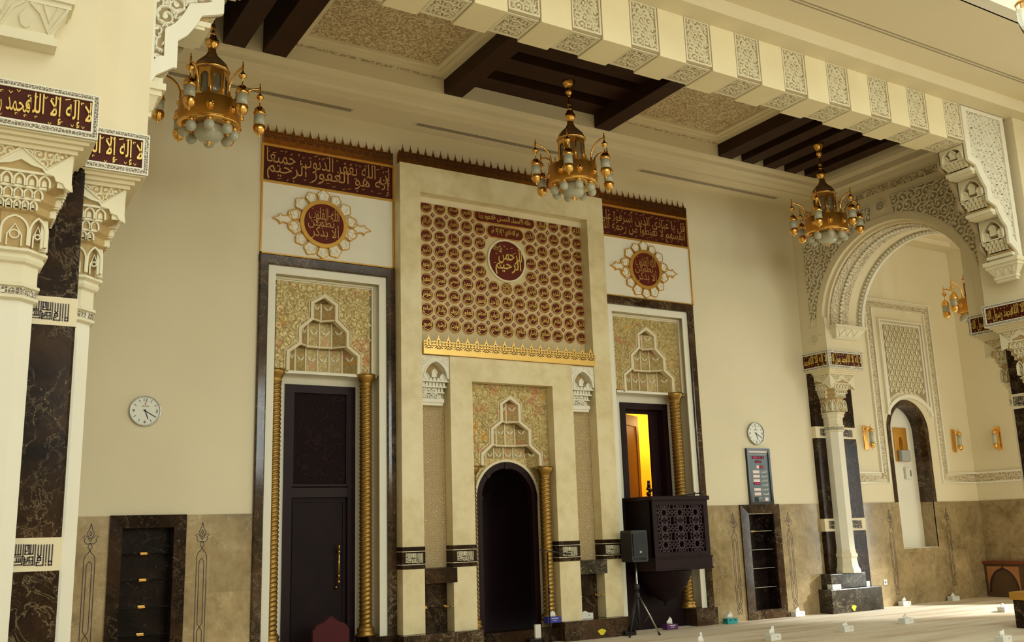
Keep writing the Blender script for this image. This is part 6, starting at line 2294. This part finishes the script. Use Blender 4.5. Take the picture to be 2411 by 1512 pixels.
Tl = FY(12.99, W - .033, 1.955)
lettering(mb, '2020 . 8 . 6', -.005, .83, .26, .032, Tl, .002, .01, arabic=False)
lettering(mb, 'الخميس', -.01, .755, .11, .03, Tl, .002, .01)
lettering(mb, '5:22', .055, .66, .09, .035, Tl, .002, .01, arabic=False)
lettering(mb, '3:46', -.08, .37, .12, .034, Tl, .002, .01, arabic=False)
mb.build('led_digits', M['led'], ld)
mb = MB()
for b in (.575, .497, .419, .263, .185):
    mb.prism([(-.16, b - .026), (0, b - .026), (0, b + .026), (-.16, b + .026)], 0, .003, Tb)
mb.prism([(-.06, .635), (.0, .635), (.0, .69), (-.06, .69)], 0, .003, Tb)
mb.build('pale_displays', M['screenwhite'], t)
mb = MB()
mb.prism([(-.17, .05), (-.07, .05), (-.07, .13), (-.17, .13)], 0, .003, Tb)
mb.prism([(.09, .06), (.17, .06), (.17, .12), (.09, .12)], 0, .003, Tb, 1)
mb.build('logo_squares', [M['ink'], M['screenwhite']], t)

# glass lantern of the dome chandelier, cut by the top right corner
t = thing('glass_lantern', 'clear glass lantern bowl hanging at the top right corner', 'lantern', (10.9, 5.6, 6.9))
MB().lathe([(.0001, 7.02), (.03, 7.03), (.07, 7.08), (.10, 7.18), (.11, 7.30), (.10, 7.42)], (10.60, 5.62, 0), 20, cap=False).build('glass_bowl', M['clear'], t)
MB().lathe([(.10, 7.41), (.115, 7.43), (.10, 7.45), (.02, 7.5), (.012, 7.9)], (10.60, 5.62, 0), 20).build('gilt_cap', M['gold'], t)
# small green pilot lamp between the left beams
solo(MB().lathe([(.03, 8.44), (.035, 8.46), (.03, 8.55)], (3.42, 9.55, 0), 10), 'pilot_lamp', plain('green_lens', srgb(60, 110, 30), .3), 'tiny green lamp between the dark beams at the top left', 'lamp')

# ------------------------------------------------------------------ the rest of the hall, behind the viewer
mb = holes_wall(MB(), -12, 23.5, 0, 11.5, -13, -12.6, [(x, x + 2.0, 4.1, 7.7) for x in (-8, -2, 4, 10, 16)])
struct(mb, 'wall_front', M['plaster'], 'cream entrance wall of the hall behind the viewer', 'wall')
mb = holes_wall(MB(), -13, 13.3, 0, 8.6, -12.3, -12, [(y, y + 1.8, 1.0, 5.5) for y in (-9, -4, 1, 6)], axis='X')
struct(mb, 'wall_left', M['plaster'], 'cream wall far to the left of the hall', 'wall')
mb = MB()
mb.box(-12.3, 23.5, -13, -5.5, 7.86, 8.0).box(-12.3, 1.0, -5.5, 6.3, 7.86, 8.0).box(14.5, 23.5, -5.5, 6.3, 7.86, 8.0)
mb.box(-12.3, -3, 6.3, 13.3, 7.86, 8.0).box(-3.2, .95, 8.0, 13.3, 8.55, 8.7).box(XR, 23.5, 6.3, 13.3, 7.86, 8.0)
struct(mb, 'ceiling_hall', M['ceil'], 'cream ceiling of the hall around the dome opening', 'ceiling')
mb = MB().box(1.0, 14.5, -5.6, -5.5, 7.86, 11.5).box(.9, 1.0, -5.6, 6.3, 7.86, 11.5).box(14.5, 14.6, -5.6, 6.3, 7.86, 11.5)
struct(mb, 'wall_drum_side', M['white'], 'bright upstands around the dome opening', 'wall')
mb = holes_wall(MB(), -13, -3, 0, 8.0, XR + 0, XR + .3, [(y, y + 1.8, 1.0, 5.5) for y in (-11, -7)], axis='X')
struct(mb, 'wall_right_rear', M['plaster'], 'cream side wall of the hall behind the viewer', 'wall')
